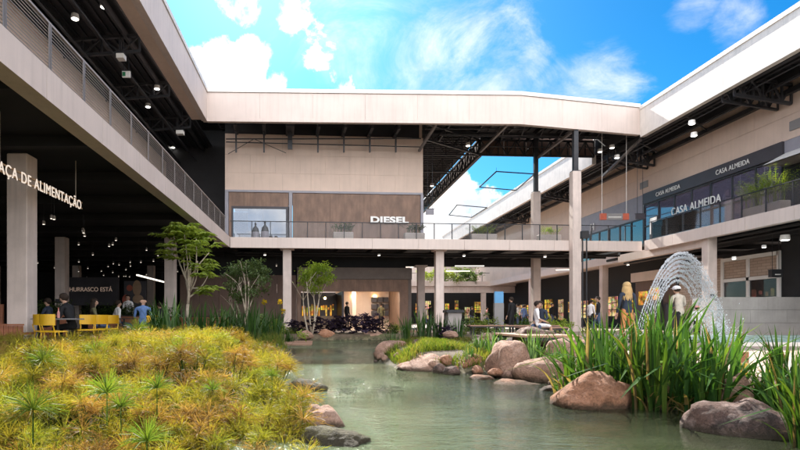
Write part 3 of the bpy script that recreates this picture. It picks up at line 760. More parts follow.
# far court part of the right wing
m = MB(); panels(m, (20.54, 63), (20.54, 36), ZB, ZT, .14, 2.4); m.box(20.542, 21.3, 36, 63, ZB + .02, ZT - .01); m.box(21.3, 30, 36, 63, 4.8, 5.0); m.build('gallery_slab', 'panel_concrete', RWG)
m = MB(); m.box(23.5, 23.7, 36, 68.3, 0, 4.8); m.build('ground_wall', 'black_paint', RWG)
for i in range(11):
    m = MB(); y = 37 + i * 2.3; m.box(23.38, 23.45, y, y + R.uniform(.7, 2.0), R.uniform(.5, 1.3), R.uniform(2.0, 2.7)); fr_bars(m.build('lit_shop_window', 'shop_yellow' if i % 2 else 'shop_warm', RWG), m)
RR = thing('gallery_railing', 'glass railing with dark posts running along the right gallery edge', 'railing', (XR + .1, 12, ZT))
m = MB(); m.box(XR + .10, XR + .15, -9.9, 29.7, ZT + .97, ZT + 1.01); m.build('handrail', 'dark_steel', RR)
y = -9.3
while y < 29.7:
    m = MB(); m.box(XR + .105, XR + .145, y - .025, y + .025, ZT, ZT + .969); m.build('post', 'dark_steel', RR)
    if y + 1.25 < 29.7: m = MB(); m.box(XR + .12, XR + .132, y + .04, y + 1.21, ZT + .05, ZT + .94); m.build('glass_panel', 'rail_glass', RR)
    y += 1.25

# ================================================================== FAR COURT BUILDING
FC = thing('mall_wing', 'far mall gallery seen through the passage with warm lit shops below', 'building', (12, 63, 0))
m = MB(); panels(m, (-6, 63.14), (24, 63.14), ZB, ZT, .14, 2.4); m.box(-6, 24, 63.142, 66, ZB + .02, ZT - .01); m.build('gallery_slab', 'panel_concrete', FC)
m = MB(); m.box(-6, 24, 63.3, 63.7, 3.75, 4.5); m.build('edge_beam', 'column_concrete', FC)
m = MB(); m.box(-8, 24, 68, 68.2, 0, 4.5); m.build('ground_wall', 'black_paint', FC)
for i in range(15):
    m = MB(); x = 5 + i * 1.25; m.box(x, x + R.uniform(.4, 1.0), 67.8, 67.9, R.choice((.6, 1.4)), R.uniform(2.0, 3.0)); fr_bars(m.build('lit_shop_window', R.choice(('shop_yellow', 'shop_yellow', 'shop_warm')), FC), m)
for x in (4, 9.2, 14.4, 19.6): m = MB(); m.cbox(x, x + .5, 63.4, 63.9, 0, 4.5); m.build('column', 'column_concrete', FC)
m = MB(); m.box(-6, 20.4, 63.05, 63.09, ZT + .95, ZT + 1.0)
for i in range(18): m.box(-6 + i * 1.5, -5.95 + i * 1.5, 63.05, 63.09, ZT, ZT + .948)
m.build('railing', 'dark_steel', FC)
m = MB(); m.box(-8, 20.3, 68, 68.2, 5.0, 7.4); m.build('upper_wall', 'column_concrete', FC)
# ------------------------------------------------------------------ pond outline and ground
POND = [(-.05, 2.0), (-.13, 4.0), (-.35, 6.3), (-.55, 10), (-.65, 15), (-1.2, 19), (-1.6, 22), (-1.3, 23.9), (1.6, 24.4), (3.6, 24.3), (4.2, 23.8), (3.5, 21.5), (2.7, 17.8), (2.0, 15.5), (1.45, 13.2),
        (1.5, 10.3), (2.4, 9.75), (3.05, 9.0), (3.7, 8.3), (3.65, 7.4), (3.7, 6.6), (4.2, 6.05), (4.9, 5.5), (5.2, 4.4), (5.2, 2.0), (5.2, -3), (-.3, -3)]
def seg_d(px, py, a, b):
    ax, ay = a; bx, by = b; dx, dy = bx - ax, by - ay
    t = max(0, min(1, ((px - ax) * dx + (py - ay) * dy) / (dx * dx + dy * dy)))
    return math.hypot(px - ax - t * dx, py - ay - t * dy)
def inside(px, py, poly):
    c = False; j = len(poly) - 1
    for i in range(len(poly)):
        xi, yi = poly[i]; xj, yj = poly[j]
        if (yi > py) != (yj > py) and px < (xj - xi) * (py - yi) / (yj - yi) + xi: c = not c
        j = i
    return c
def sd(px, py):
    d = min(seg_d(px, py, POND[i], POND[(i + 1) % len(POND)]) for i in range(len(POND)))
    return -d if inside(px, py, POND) else d
BED = [(-.12, 3.5), (-.25, 4.6), (-.42, 6.2), (-.65, 8.2), (-.95, 10.5), (-1.5, 12.6), (-2.6, 14), (-6.0, 14.2), (-6.3, 12.0), (-6.0, 9), (-4.6, 6.5), (-3.4, 4.6), (-2.6, 3.4)]
def head_z(x, y):
    z = -.22 + .235 * (y - 3.8) if y < 5.4 else .156 + .115 * (y - 5.4)
    z = min(z, .30 + .12 * min(1, max(0, (x + 5.2) / 2)))
    e = min(seg_d(x, y, BED[i], BED[i + 1]) for i in range(5))
    z -= .30 * max(0, 1 - e / .8) * (1 if y > 5 else .35)
    return z + .10 * noise.noise((x * 1.3, y * 1.3, 1)) + .0
def gz(x, y):
    if x < -12 or x > 14 or y < -6 or y > 30: return 0.0
    s = sd(x, y)
    w = noise.noise((x * 1.1, y * 1.1, 3.1))
    s2 = s + .12 * w
    if s2 < 0: z = max(-.75, -.28 + s2 * .8)
    else: z = min(0, -.28 + s2 * (.55 if y < 13 else .8))
    if s2 > 0: z += .02 * noise.noise((x * 3, y * 3, 0)) * min(1, max(0, -z * 8 + .0))
    if -7.5 < x < 0 and 2.0 < y < 15:
        e = min(seg_d(x, y, BED[i], BED[(i + 1) % len(BED)]) for i in range(len(BED)))
        k = min(1, max(0, ((e if inside(x, y, BED) else -e) + .9) / .9))
        z = z * (1 - k) + min(z, head_z(x, y) - .5) * k
    # grass mound on the right-hand spit
    if y > 8: z += .14 * math.exp(-((x - 2.5) / .8) ** 2 - ((y - 12.0) / 1.8) ** 2)
    return z
xs = [-400, -120, -50, -25, -14] + [-11.5 + .2 * i for i in range(125)] + [15, 26, 50, 120, 400]
ys = [-120, -40, -12] + [-5 + .2 * i for i in range(172)] + [31, 36, 50, 80, 150, 500]
gv = [(x, y, gz(x, y)) for y in ys for x in xs]
gf = [(j * len(xs) + i, j * len(xs) + i + 1, (j + 1) * len(xs) + i + 1, (j + 1) * len(xs) + i) for j in range(len(ys) - 1) for i in range(len(xs) - 1)]
m = MB(); m.add(gv, gf); tag(m.build('ground', 'bank_soil', smooth=True), kind='structure')
m = MB(); n = 60
pts = [(-1.9 + 7.9 * i / n, -3 + 30.5 * j / n, WATER) for j in range(n + 1) for i in range(n + 1)]
# only over the pond and its shore
fs = []
for j in range(n):
    for i in range(n):
        cx, cy = -1.9 + 7.9 * (i + .5) / n, -3 + 30.5 * (j + .5) / n
        if sd(cx, cy) < .65: fs.append((j * (n + 1) + i, j * (n + 1) + i + 1, (j + 1) * (n + 1) + i + 1, (j + 1) * (n + 1) + i))
m.add(pts, fs); tag(m.build('water', 'pond_water', smooth=True), kind='structure')
def sheet(name, mat, poly, z, th=.03):
    mb = MB(); mb.prism(poly, z - th, z); o = mb.build(name, mat); return tag(o, kind='structure')
sheet('plaza_pavement', 'plaza_paving', [(6.1, 11.6), (4.3, 12.4), (4.6, 15), (5.2, 18), (6.6, 21.5), (6.9, 27.4), (60, 27.4), (60, -12), (6.2, -12), (6.0, 4), (5.4, 8)], .008)
sheet('mall_pavement', 'plaza_paving', [(-40, 27.45), (60, 27.45), (60, 90), (-40, 90)], .012)
sheet('hall_pavement', 'hall_floor', [(-40, -12), (-6.4, -12), (-6.4, 27.44), (-40, 27.44)], .012)

# ------------------------------------------------------------------ rocks
def rock(name, label, mat, loc, size, seed, rz=0, sub=4, flat=.75, rough=.28, group=None, cat='rock'):
    bm = bmesh.new(); bmesh.ops.create_icosphere(bm, subdivisions=sub, radius=1)
    o3 = Vector((seed * 3.7, seed * 1.3, seed * 7.1))
    for v in bm.verts:
        p = v.co.copy()
        d = 1 + rough * noise.noise(p * 1.1 + o3) + rough * .45 * noise.noise(p * 2.6 + o3) + rough * .18 * noise.noise(p * 6 + o3) + rough * .13 * noise.noise(p * 13 + o3) - rough * .5 * max(0, .12 - abs(noise.noise(p * 1.9 + o3 * 2)))
        # broken facets
        q = p * d
        for k in range(4):
            nrm = Vector((math.sin(seed * 5 + k * 2.1), math.cos(seed * 3 + k * 1.7), .35 + .5 * math.sin(seed + k))).normalized()
            t = q.dot(nrm) - (.80 + .06 * math.sin(seed * 9 + k))
            if t > 0: q -= nrm * t * flat
        if q.z < -.35: q.z = -.35 + (q.z + .35) * .5
        v.co = Vector((q.x * size[0] / 2, q.y * size[1] / 2, q.z * size[2] * .8))
    me = bpy.data.meshes.new(name); bm.to_mesh(me); bm.free()
    me.polygons.foreach_set('use_smooth', [True] * len(me.polygons)); me.materials.append(MATS[mat])
    o = bpy.data.objects.new(name, me); COL.objects.link(o); o.location = loc; o.rotation_euler = (0, 0, rz)
    return tag(o, label, cat, group)
def rk(px, py, w, h, Y, mat, label, seed, depth=None, rz=0, lift=0, **k):
    """centre pixel, pixel size, depth"""
    Y += (depth or w * Y / F * .8) * .3
    W = w * Y / F; H = h * Y / F; c = P(px, py, Y)
    if Y < 7: k.setdefault('sub', 5)
    return rock('boulder', label, mat, (c.x, c.y, c.z - H * .12 + lift), (W, depth or W * .8, H * .78), seed, rz, **k)
rk(750, 437, 128, 74, 4.5, 'dark_rock', 'big dark brown boulder with a pale rim beside the water under the right reeds', 1, depth=.8)
rk(593, 397, 88, 46, 5.95, 'terracotta_rock', 'terracotta boulder with a flat top at the left foot of the tall reeds', 2, depth=.7, rz=.2)
rk(511, 362, 46, 44, 9.0, 'pink_rock', 'tall rounded pink boulder near the tip of the rocky spit', 3)
rk(537, 344, 50, 36, 10.6, 'dark_rock', 'brown boulder with a hollow dark face behind the tall pink one', 4)
rk(545, 371, 62, 34, 8.4, 'pink_rock', 'low knobbly boulder at the waterline beneath reed leaves', 5)
rk(514, 385, 50, 11, 8.0, 'terracotta_rock', 'flat reddish stone just breaking the water', 6, depth=.5)
rk(427, 367, 58, 22, 10.1, 'pink_rock', 'long flat pink boulder in front of the bright grass mound', 7, depth=.8)
rk(393, 353, 38, 26, 12.9, 'pink_rock', 'pointed pink and purple boulder at the left tip of the grass mound', 8)
rk(324, 424, 50, 38, 4.9, 'pink_rock', 'pale pink pointed boulder against the golden papyrus', 9, depth=.5, rz=.4)
rk(332, 448, 74, 28, 4.2, 'mossy_log', 'dark wet boulder at the waterline below the pale pointed one', 10, depth=.5, lift=.05)
rk(420, 345, 22, 14, 12.6, 'dark_rock', 'small purple brown boulder sunk in the grass mound', 11)
rk(466, 366, 26, 14, 9.8, 'pink_rock', 'small tan boulder between the flat pink one and the reeds', 12)
rk(482, 378, 22, 8, 8.7, 'terracotta_rock', 'small low stone at the edge of the sandy shallows', 13)
rk(488, 337, 18, 8, 14.5, 'pink_rock', 'pale sandy boulder in the dry grass behind the mound', 14)
rk(450, 334, 15, 7, 16.5, 'pink_rock', 'light sandy boulder below the dark strap leaves', 15)
rk(570, 353, 46, 28, 9.2, 'pink_rock', 'sunlit pink boulder just in front of the wide bench platform', 16)
rk(737, 392, 34, 34, 5.6, 'pink_rock', 'tan boulder wedged among the reeds above the big dark one', 17)
rk(326, 334, 18, 9, 24.5, 'terracotta_rock', 'tan stone below the purple plants on the far shore', 18)
rk(374, 335, 22, 7, 24.8, 'pink_rock', 'pale stone at the right end of the purple plants', 19)
rk(306, 335, 15, 9, 23.5, 'pink_rock', 'small pale stone beside the little wooden deck', 20)
rk(552, 392, 30, 12, 7.3, 'dark_rock', 'dark little stone between the shallows and the terracotta boulder', 21)
rk(660, 404, 60, 26, 6.2, 'dark_rock', 'dark soil covered boulder under the roots of the reeds', 22)
extra = [(404, 366, 14, 8, 10.6, 'pink_rock', 'small pale stone just left of the long flat boulder'), (452, 371, 16, 8, 9.4, 'dark_rock', 'dark wet stone at the right end of the long flat boulder'), (440, 359, 20, 10, 10.6, 'dark_rock', 'dark half sunken stone in the grass behind the long flat boulder'),
 (496, 372, 16, 8, 8.9, 'terracotta_rock', 'small reddish stone at the foot of the tall pink boulder'), (530, 366, 20, 12, 9.0, 'pink_rock', 'stone wedged between the tall pink boulder and the knobbly one'), (560, 364, 22, 12, 8.8, 'pink_rock', 'tan stone behind the low knobbly boulder under the leaning leaves'),
 (574, 376, 22, 12, 7.6, 'dark_rock', 'dark stone just behind the top of the terracotta boulder'), (520, 352, 16, 8, 10.4, 'terracotta_rock', 'reddish stone on the sandy ground beside the hollow brown boulder'), (472, 350, 16, 7, 11.6, 'pink_rock', 'pale pebble like stone in the dry grass right of the mound'), (456, 348, 14, 6, 12.2, 'pink_rock', 'smallest pale stone on the grass mound'),
 (546, 356, 18, 8, 10.0, 'pink_rock', 'flat tan stone on the sandy ground under the bench platform edge'), (664, 411, 34, 12, 5.8, 'mossy_log', 'dark wet stone in the gap between the reeds and the big dark boulder'), (628, 409, 26, 9, 6.0, 'mossy_log', 'dark wet stone right of the terracotta boulder')]
for i, (px, py, w, h, Y, mt, lab) in enumerate(extra): rk(px, py, w, h, Y, mt, lab, 40 + i)
rs = random.Random(91); npl = 0
while npl < 26:
    q = rs.choice(range(13, 21)); a, b = POND[q], POND[q + 1]; f = rs.random(); x = a[0] + (b[0] - a[0]) * f + rs.gauss(.08, .12); y = a[1] + (b[1] - a[1]) * f + rs.gauss(.05, .15)
    if y > 13.5 or y < 6.3: continue
    w = rs.uniform(.10, .30); npl += 1
    rock('boulder', 'small rounded stone in the scatter along the waterline of the rocky spit', rs.choice(('pink_rock', 'terracotta_rock', 'dark_rock', 'pink_rock')), (x, y, max(WATER, gz(x, y)) + w * .12), (w, w * rs.uniform(.7, 1), w * .62), 60 + npl, rs.uniform(0, 6), sub=3, group='small stones along the waterline')
# rotting log in the water
o = rk(308, 389, 40, 15, 7.3, 'mossy_log', 'dark mossy log floating beside the golden papyrus', 23, depth=.35, lift=.02, rz=.15, cat='log'); o.name = 'floating_log'
# weed rafts
for i, (px, py, w, d) in enumerate(((351, 382, 22, .35), (401, 376, 26, .5), (388, 389, 20, .25), (347, 391, 14, .2))):
    Y = 1.0 * F / (py - 318); c = P(px, py, Y); m = MB()
    for k in range(90):
        a = R.uniform(0, 2 * PI); r = math.sqrt(R.random()); x = c.x + r * math.cos(a) * w * Y / F / 2; y = c.y + r * math.sin(a) * d * 1.6
        b = R.uniform(0, PI); l = R.uniform(.05, .16); h = R.uniform(.004, .014)
        m.ribbon([(x, y, WATER + .004), (x + math.cos(b) * l * .5, y + math.sin(b) * l * .5, WATER + h), (x + math.cos(b) * l, y + math.sin(b) * l, WATER + .003)], (.012, .02, .004), (-math.sin(b), math.cos(b), 0))
    tag(m.build('water_weed', 'pond_weed', origin=(c.x, c.y, WATER)), ['olive weed raft drifting mid pond, the leftmost long one', 'widest olive weed raft drifting in the middle of the pond', 'thin weed raft in front of the widest one', 'short weed raft close to the papyrus log', 'small dark weed tuft nearest the camera on the pond', 'weed tuft on the clear water before the spit', 'weed raft left of the pointed boulder, farther out', 'faint weed raft off the pointed boulder tip'][i], 'water weed', 'weed rafts on the pond')

# ------------------------------------------------------------------ papyrus
def papyrus_mesh(seed, n_head, rad, stem_h, spread, mats, dens=46, wid=.0075, top_only=False):
    r = random.Random(seed); m = MB()
    for h in range(n_head):
        a = r.uniform(0, 2 * PI); q = math.sqrt(r.random()) * spread
        hz = stem_h * (r.uniform(.72, 1.0) if n_head > 1 else 1)
        top = Vector((q * math.cos(a), q * math.sin(a), hz)); base = Vector((top.x * .35, top.y * .35, 0))
        mid = base.lerp(top, .55) + Vector((0, 0, .04))
        m.cur = 1; m.tube([base, mid, top], (.008, .007, .005), 5, False)
        m.cur = 0 if r.random() < .8 or len(mats) < 3 else 2
        rd = rad * r.uniform(.7, 1.15)
        for k in range(dens):
            z = r.uniform(-.35, 1) if not top_only else r.uniform(-.05, 1); b = r.uniform(0, 2 * PI); s = math.sqrt(max(0, 1 - z * z))
            d = Vector((s * math.cos(b), s * math.sin(b), z)); l = rd * r.uniform(.75, 1.15)
            p1 = top + d * l * .55; p2 = top + d * l + Vector((0, 0, -.22 * l * (1 - z * .5)))
            sd_ = d.cross(Vector((r.uniform(-1, 1), r.uniform(-1, 1), r.uniform(-1, 1)))).normalized()
            m.ribbon([top, p1, p2], (wid * .8, wid, wid * .55), sd_)
            if not top_only:
                for e in range(2):
                    t = p1.lerp(p2, r.uniform(.3, 1)); dd = (d + Vector((r.uniform(-1, 1), r.uniform(-1, 1), r.uniform(-1, .4)))).normalized()
                    m.ribbon([t, t + dd * l * .28], (wid, wid * .5), sd_)
    return m
PAP = []
for i in range(7):
    mats = [['papyrus_gold', 'blade_green', 'papyrus_dry'], ['papyrus_green', 'blade_green', 'papyrus_gold']][i % 2] if i < 5 else ['papyrus_dry', 'blade_green', 'papyrus_gold']
    m = papyrus_mesh(100 + i, 11, .19 - .03 * (i % 2), .64, .31, mats, 66, .0046)
    PAP.append(m.build('papyrus', mats))
cnt = 0; placed = []
tries = 0
rp = random.Random(5)
while cnt < 215 and tries < 20000:
    tries += 1
    y = 3.4 + 10.8 * rp.random() ** 1.15; x = rp.uniform(-6.4, 0)
    if not inside(x, y, BED): continue
    px = VPX + x * F / y
    if px < -60: continue
    sp = .24 + .028 * y
    if any(abs(x - a) < sp and abs(y - b) < sp and math.hypot(x - a, y - b) < sp for a, b in placed): continue
    placed.append((x, y)); hz = head_z(x, y); sc = (rp.uniform(.72, .95) if y < 5.5 else rp.uniform(.9, 1.15))
    src = PAP[rp.choice((0, 1, 2, 3, 4, 0, 2, 4, 5, 6, 5))]
    loc = (x, y, hz - .62 * sc - .03 + rp.uniform(-.12, .08)); rz = rp.uniform(0, 6.28)
    lab = 'golden papyrus plant with feathery drooping heads, one of the dense bed by the pond'
    if cnt < 7: o = PAP[cnt]; o.location = loc; o.rotation_euler = (0, 0, rz); o.scale = (sc,) * 3
    else: o = dup(src, loc, rz, scale=sc)
    tag(o, lab, 'papyrus plant', 'papyrus plants crowding the left bank'); cnt += 1
rp2 = random.Random(77); n2 = 0; near = []
while n2 < 34:
    y = rp2.uniform(3.45, 5.3); x = rp2.uniform(-3.4, -.12)
    if not inside(x, y, BED) or any(math.hypot(x - a, y - b) < .24 for a, b in near): continue
    near.append((x, y)); n2 += 1; sc = rp2.uniform(.7, .95)
    tag(dup(PAP[rp2.choice((0, 1, 2, 3, 4, 6))], (x, y, head_z(x, y) - .62 * sc + rp2.uniform(-.06, .0)), rp2.uniform(0, 6.28), scale=sc), 'golden papyrus plant with feathery drooping heads, one of the dense bed by the pond', 'papyrus plant', 'papyrus plants crowding the left bank')
# fresh green umbels standing clear of the bed
fresh = papyrus_mesh(55, 1, .27, .75, .0, ['papyrus_fresh', 'blade_green'], 150, .0058, True).build('green_papyrus', ['papyrus_fresh', 'blade_green'])
spots = [((33, 410), 3.9, 1.0, 'large green star headed papyrus at the far left of the bed'), ((107, 393), 4.3, 1.0, 'green star headed papyrus with the roundest head, standing mid bed'),
         ((121, 407), 4.1, .75, 'small green papyrus star tucked under the roundest one'), ((157, 388), 4.5, .75, 'green papyrus star to the right of the roundest one'),
         ((147, 441), 3.7, .9, 'green papyrus star at the bottom edge of the bed'), ((43, 362), 5.6, .9, 'dark green papyrus star high in the bed below the stone column'),
         ((180, 352), 7.2, .9, 'green papyrus star near the top of the bed, by the blue shirt'), ((213, 390), 5.0, .6, 'lone green papyrus star in the right half of the bed'),
         ((137, 331), 9.0, 1.1, 'dark green papyrus star rising in front of the blue shirted diner'), ((95, 350), 7.0, .8, 'green papyrus star below the yellow chairs'),
         ((272, 376), 5.6, .55, 'little green papyrus star near the water side of the bed')]
for i, (pp, Y, sc, lab) in enumerate(spots):
    sc *= .85; c = P(*pp, Y); loc = (c.x, c.y, c.z - .75 * sc)
    if i == 0: o = fresh; o.location = loc; o.scale = (sc,) * 3
    else: o = dup(fresh, loc, R.uniform(0, 6), scale=sc)
    tag(o, lab, 'papyrus plant', 'green papyrus stars')

# ------------------------------------------------------------------ strap-leaved clumps
def blade_mesh(seed, n, hmin, hmax, spread, lean, wid, mats, probs, segs=6, dry=0):
    r = random.Random(seed); m = MB()
    for k in range(n):
        a = r.uniform(0, 2 * PI); q = math.sqrt(r.random()) * spread; b = Vector((q * math.cos(a), q * math.sin(a), 0))
        h = r.uniform(hmin, hmax); ln = lean * r.random() ** 1.6 * (.4 + q / spread); az = a + r.uniform(-.8, .8)
        out = Vector((math.cos(az), math.sin(az), 0)); sidev = Vector((-out.y, out.x, 0)); tw = r.uniform(-.7, .7)
        w = wid * r.uniform(.7, 1.2)
        m.cur = r.choices(range(len(mats)), probs)[0]
        P0 = []; W0 = []
        kink = r.random() < .16
        if k < dry: m.cur = 2; h *= .45; ln = .9; w *= .7
        for i in range(segs + 1):
            t = i / segs
            p = b + out * (ln * h * t ** 2.2) + Vector((0, 0, h * (t - .28 * ln * t ** 3)))
            if kink and t > .6: p += out * (t - .6) * h * .55 - Vector((0, 0, (t - .6) * h * 1.2))
            P0.append(p); W0.append(w * (0.75 + .5 * t if t < .4 else .95 * (1 - ((t - .4) / .6) ** 2.2) + .03))
        # folded blade: two strips forming a shallow V
        for sg in (1, -1):
            pts = []; fs = []
            for i, p in enumerate(P0):
                sv = (sidev * math.cos(tw) + out * math.sin(tw)) * sg * W0[i] / 2
                pts += [p, p + sv + out * W0[i] * .18]
            for i in range(segs): fs.append((2 * i, 2 * i + 1, 2 * i + 3, 2 * i + 2) if sg > 0 else (2 * i, 2 * i + 2, 2 * i + 3, 2 * i + 1))
            m.add(pts, fs)
    return m
RM = ['blade_green', 'blade_lime', 'blade_dry']
REED = [blade_mesh(300 + i, 66, .55, 1.22, .27, .8, .050, RM, (.79, .16, .05), dry=16).build('reed_clump', RM, smooth=True) for i in range(4)]
reeds = [(574, 7.0, .85, 'reed clump leaning out to the left over the terracotta boulder'), (590, 6.7, 1.0, 'tall reed clump directly behind the terracotta boulder'),
         (622, 6.3, 1.05, 'tall dark reed clump below the blonde woman'), (648, 6.6, 1.0, 'reed clump in the middle of the tall reed bed'), (655, 5.9, .95, 'front reed clump rising from the water between the boulders'),
         (682, 6.2, 1.05, 'reed clump below the man in the white cap'), (700, 5.7, .98, 'reed clump touching the left side of the big dark boulder'), (722, 6.0, .95, 'tall reed clump below the fountain splash'),
         (606, 7.4, .9, 'rear reed clump behind the blonde side of the bed'), (668, 7.3, 1.0, 'rear reed clump in front of the fountain'),
         (768, 5.6, .60, 'lower reed clump behind the big dark boulder'), (815, 4.7, .7, 'reed clump with yellowing leaves at the right edge of the picture'), (824, 5.2, .8, 'reed clump cut by the right picture border'), (790, 5.1, .72, 'reed clump filling the gap behind the right end of the big dark boulder'), (804, 4.75, .78, 'dense reed clump beside the right end of the big dark boulder'), (785, 6.4, .62, 'short rear reed clump by the pale pool'), (818, 4.1, .62, 'nearest reed clump overlapping the right end of the dark boulder')]
for i, (px, Y, sc, lab) in enumerate(reeds):
    x = XP(px, Y); loc = (x, Y, max(WATER - .08, gz(x, Y) - .05)); rz = R.uniform(0, 6.28)
    o = REED[i] if i < 4 else None
    if o: o.location = loc; o.rotation_euler = (0, 0, rz); o.scale = (sc,) * 3
    else: o = dup(REED[i % 4], loc, rz, scale=sc)
    tag(o, lab, 'reed', 'tall reeds on the right bank')
# smaller strap plants
SM = ['blade_grey', 'blade_green', 'blade_lime']
STR = [blade_mesh(400 + i, 44, .55, 1.15, .24, .5, .045, SM, (.4, .5, .1), 5).build('strap_plant', SM, smooth=True) for i in range(3)]
sp = [(166, 15.5, 1.15, 'blue green strap plant at the foot of the leafy tree column'), (157, 16.5, 1.0, 'strap plant just left of the one by the tree column'), (184, 17.5, 1.05, 'strap plant under the big leaved tree trunk'), (203, 15, 1.0, 'strap plant right of the big leaved tree trunk'),
      (222, 16, 1.05, 'strap plant between the two left trees'), (236, 17, .95, 'strap plant in front of the slender stemmed tree'), (250, 16, 1.05, 'strap plant right below the slender stemmed tree'), (263, 17.5, 1.0, 'strap plant with a yellow flower beside it'), (276, 18, .9, 'strap plant close to the double column'),
      (290, 21, .8, 'strap plant at the base of the double column'), (393, 19.5, .9, 'dark strap plant left of the pale column on the far bank'), (408, 20.5, 1.0, 'dark strap plant leaning by the far bank'), (424, 19, 1.1, 'dark strap plant below the pale round column'), (440, 18.5, .95, 'dark strap plant in front of the grey bin'), (458, 18.5, .8, 'low dark strap plant right of the grey bin'),
      (494, 9.9, .55, 'grey green strap tuft left of the tall pink boulder'), (481, 10.4, .5, 'grey green tuft at the right end of the grass mound'), (533, 9.2, .6, 'strap tuft growing between the spit boulders'), (500, 12, .6, 'upright green tuft behind the tall pink boulder'), (556, 8.6, .5, 'thin tuft beside the low knobbly boulder'), (470, 9.7, .4, 'short tuft next to the small tan boulder')]
for i, (px, Y, sc, lab) in enumerate(sp):
    sc *= 1.2 if px < 300 else 1.0; x = XP(px, Y); loc = (x, Y, gz(x, Y) - .03); rz = R.uniform(0, 6.28)
    if i < 3: o = STR[i]; o.location = loc; o.rotation_euler = (0, 0, rz); o.scale = (sc,) * 3
    else: o = dup(STR[i % 3], loc, rz, scale=sc)
    tag(o, lab, 'strap plant', 'strap leaved plants on the banks')
# yellow flowers
for i, (px, py, Y, lab) in enumerate(((264, 302, 18, 'yellow flower spike between the two slender trees'), (280, 302, 19, 'tallest yellow flower spike left of the double column'), (283, 311, 18.5, 'low yellow flower spike beside the double column'))):
    c = P(px, py, Y); b = thing('yellow_flower', lab, 'flower', (c.x, c.y, gz(c.x, c.y)), 0, 'yellow flower spikes')
    m = MB(); m.tube([(c.x, c.y, 0), (c.x + .02, c.y, c.z * .6), (c.x, c.y, c.z)], .012, 5); m.build('stem', 'blade_green', b)
    m = MB()
    for k in range(40):
        d = Vector((R.gauss(0, 1), R.gauss(0, 1), R.gauss(0, 1))).normalized(); q = c + d * R.uniform(.01, .06)
        m.ribbon([q, q + d * .04, q + d * .07], (.02, .04, .01), d.cross(Vector((.3, .5, .8))).normalized())
    m.build('bloom', 'yellow_petal', b)

# ------------------------------------------------------------------ trees
def leaf_quad(m, p, d, l, w, r):
    d = d.normalized(); s = d.cross(Vector((r.uniform(-.4, .4), r.uniform(-.4, .4), 1)))
    if s.length < 1e-3: s = Vector((1, 0, 0))
    s.normalize(); up = s.cross(d)
    q = p + d * l * .5 + up * l * .06
    e = p + d * l - Vector((0, 0, l * .18))
    m.add([p, q - s * w / 2, e, q + s * w / 2], [(0, 1, 2, 3)])
def limb(m, a, b, r0, r1, bend, rr, n=5):
    a, b = Vector(a), Vector(b); off = Vector((rr.uniform(-1, 1), rr.uniform(-1, 1), rr.uniform(-.3, .3))) * bend
    pts = [a.lerp(b, i / n) + off * math.sin(PI * i / n) for i in range(n + 1)]
    m.tube(pts, [r0 + (r1 - r0) * i / n for i in range(n + 1)], 7); return pts
# big palmate-leaved tree beside the left column
rr = random.Random(31); Y = 19.2
t = thing('big_leaf_tree', 'slender tree with big hand shaped leaves beside the left inner column', 'tree', (XP(191, Y), Y, gz(XP(191, Y), Y)))
m = MB(); B = P(192, 333, Y); A1 = P(188, 304, Y)
limb(m, B, A1, .075, .06, .08, rr); limb(m, A1, P(190, 268, Y), .06, .04, .06, rr)
tips = []
for (px, py, dy) in ((184, 232, 0), (170, 229, .4), (198, 240, -.3), (208, 252, .2), (200, 262, -.4), (212, 290, .1), (180, 243, .5), (190, 250, -.2), (206, 272, .5), (186, 262, .4)):
    st = A1.lerp(P(190, 270, Y), rr.random() * .8); b = P(px, py, Y) + Vector((0, dy, 0))
    pts = limb(m, st, b, .035, .014, .15, rr); tips += [pts[-1], pts[-2], pts[-3]]
m.build('trunk', 'pale_bark', t, smooth=True)
m = MB()
for px, py in [(rr.gauss(187, 15), rr.gauss(241, 13)) for _ in range(92)] + [(rr.uniform(195, 214), rr.uniform(262, 294)) for _ in range(24)] + [(rr.uniform(156, 205), rr.uniform(225, 236)) for _ in range(26)]:
    if px < 153 or px > 219 or py < 222: continue
    if py > 268 and px < 186: continue
    c = P(px, py, Y) + Vector((0, rr.uniform(-1.1, 1.1), 0)); ax = Vector((rr.uniform(-1, 1), rr.uniform(-1, .6), rr.uniform(-.1, .5))).normalized()
    for k in range(8):
        b = 2 * PI * k / 8; u = ax.cross(Vector((0, 0, 1))).normalized(); v = u.cross(ax)
        d = Vector((math.cos(b), math.sin(b), 0)) + ax * .25 + Vector((0, 0, -.15))
        leaf_quad(m, c, d, rr.uniform(.24, .38), .125, rr)
m.build('crown', 'tree_leaf_lime', t)
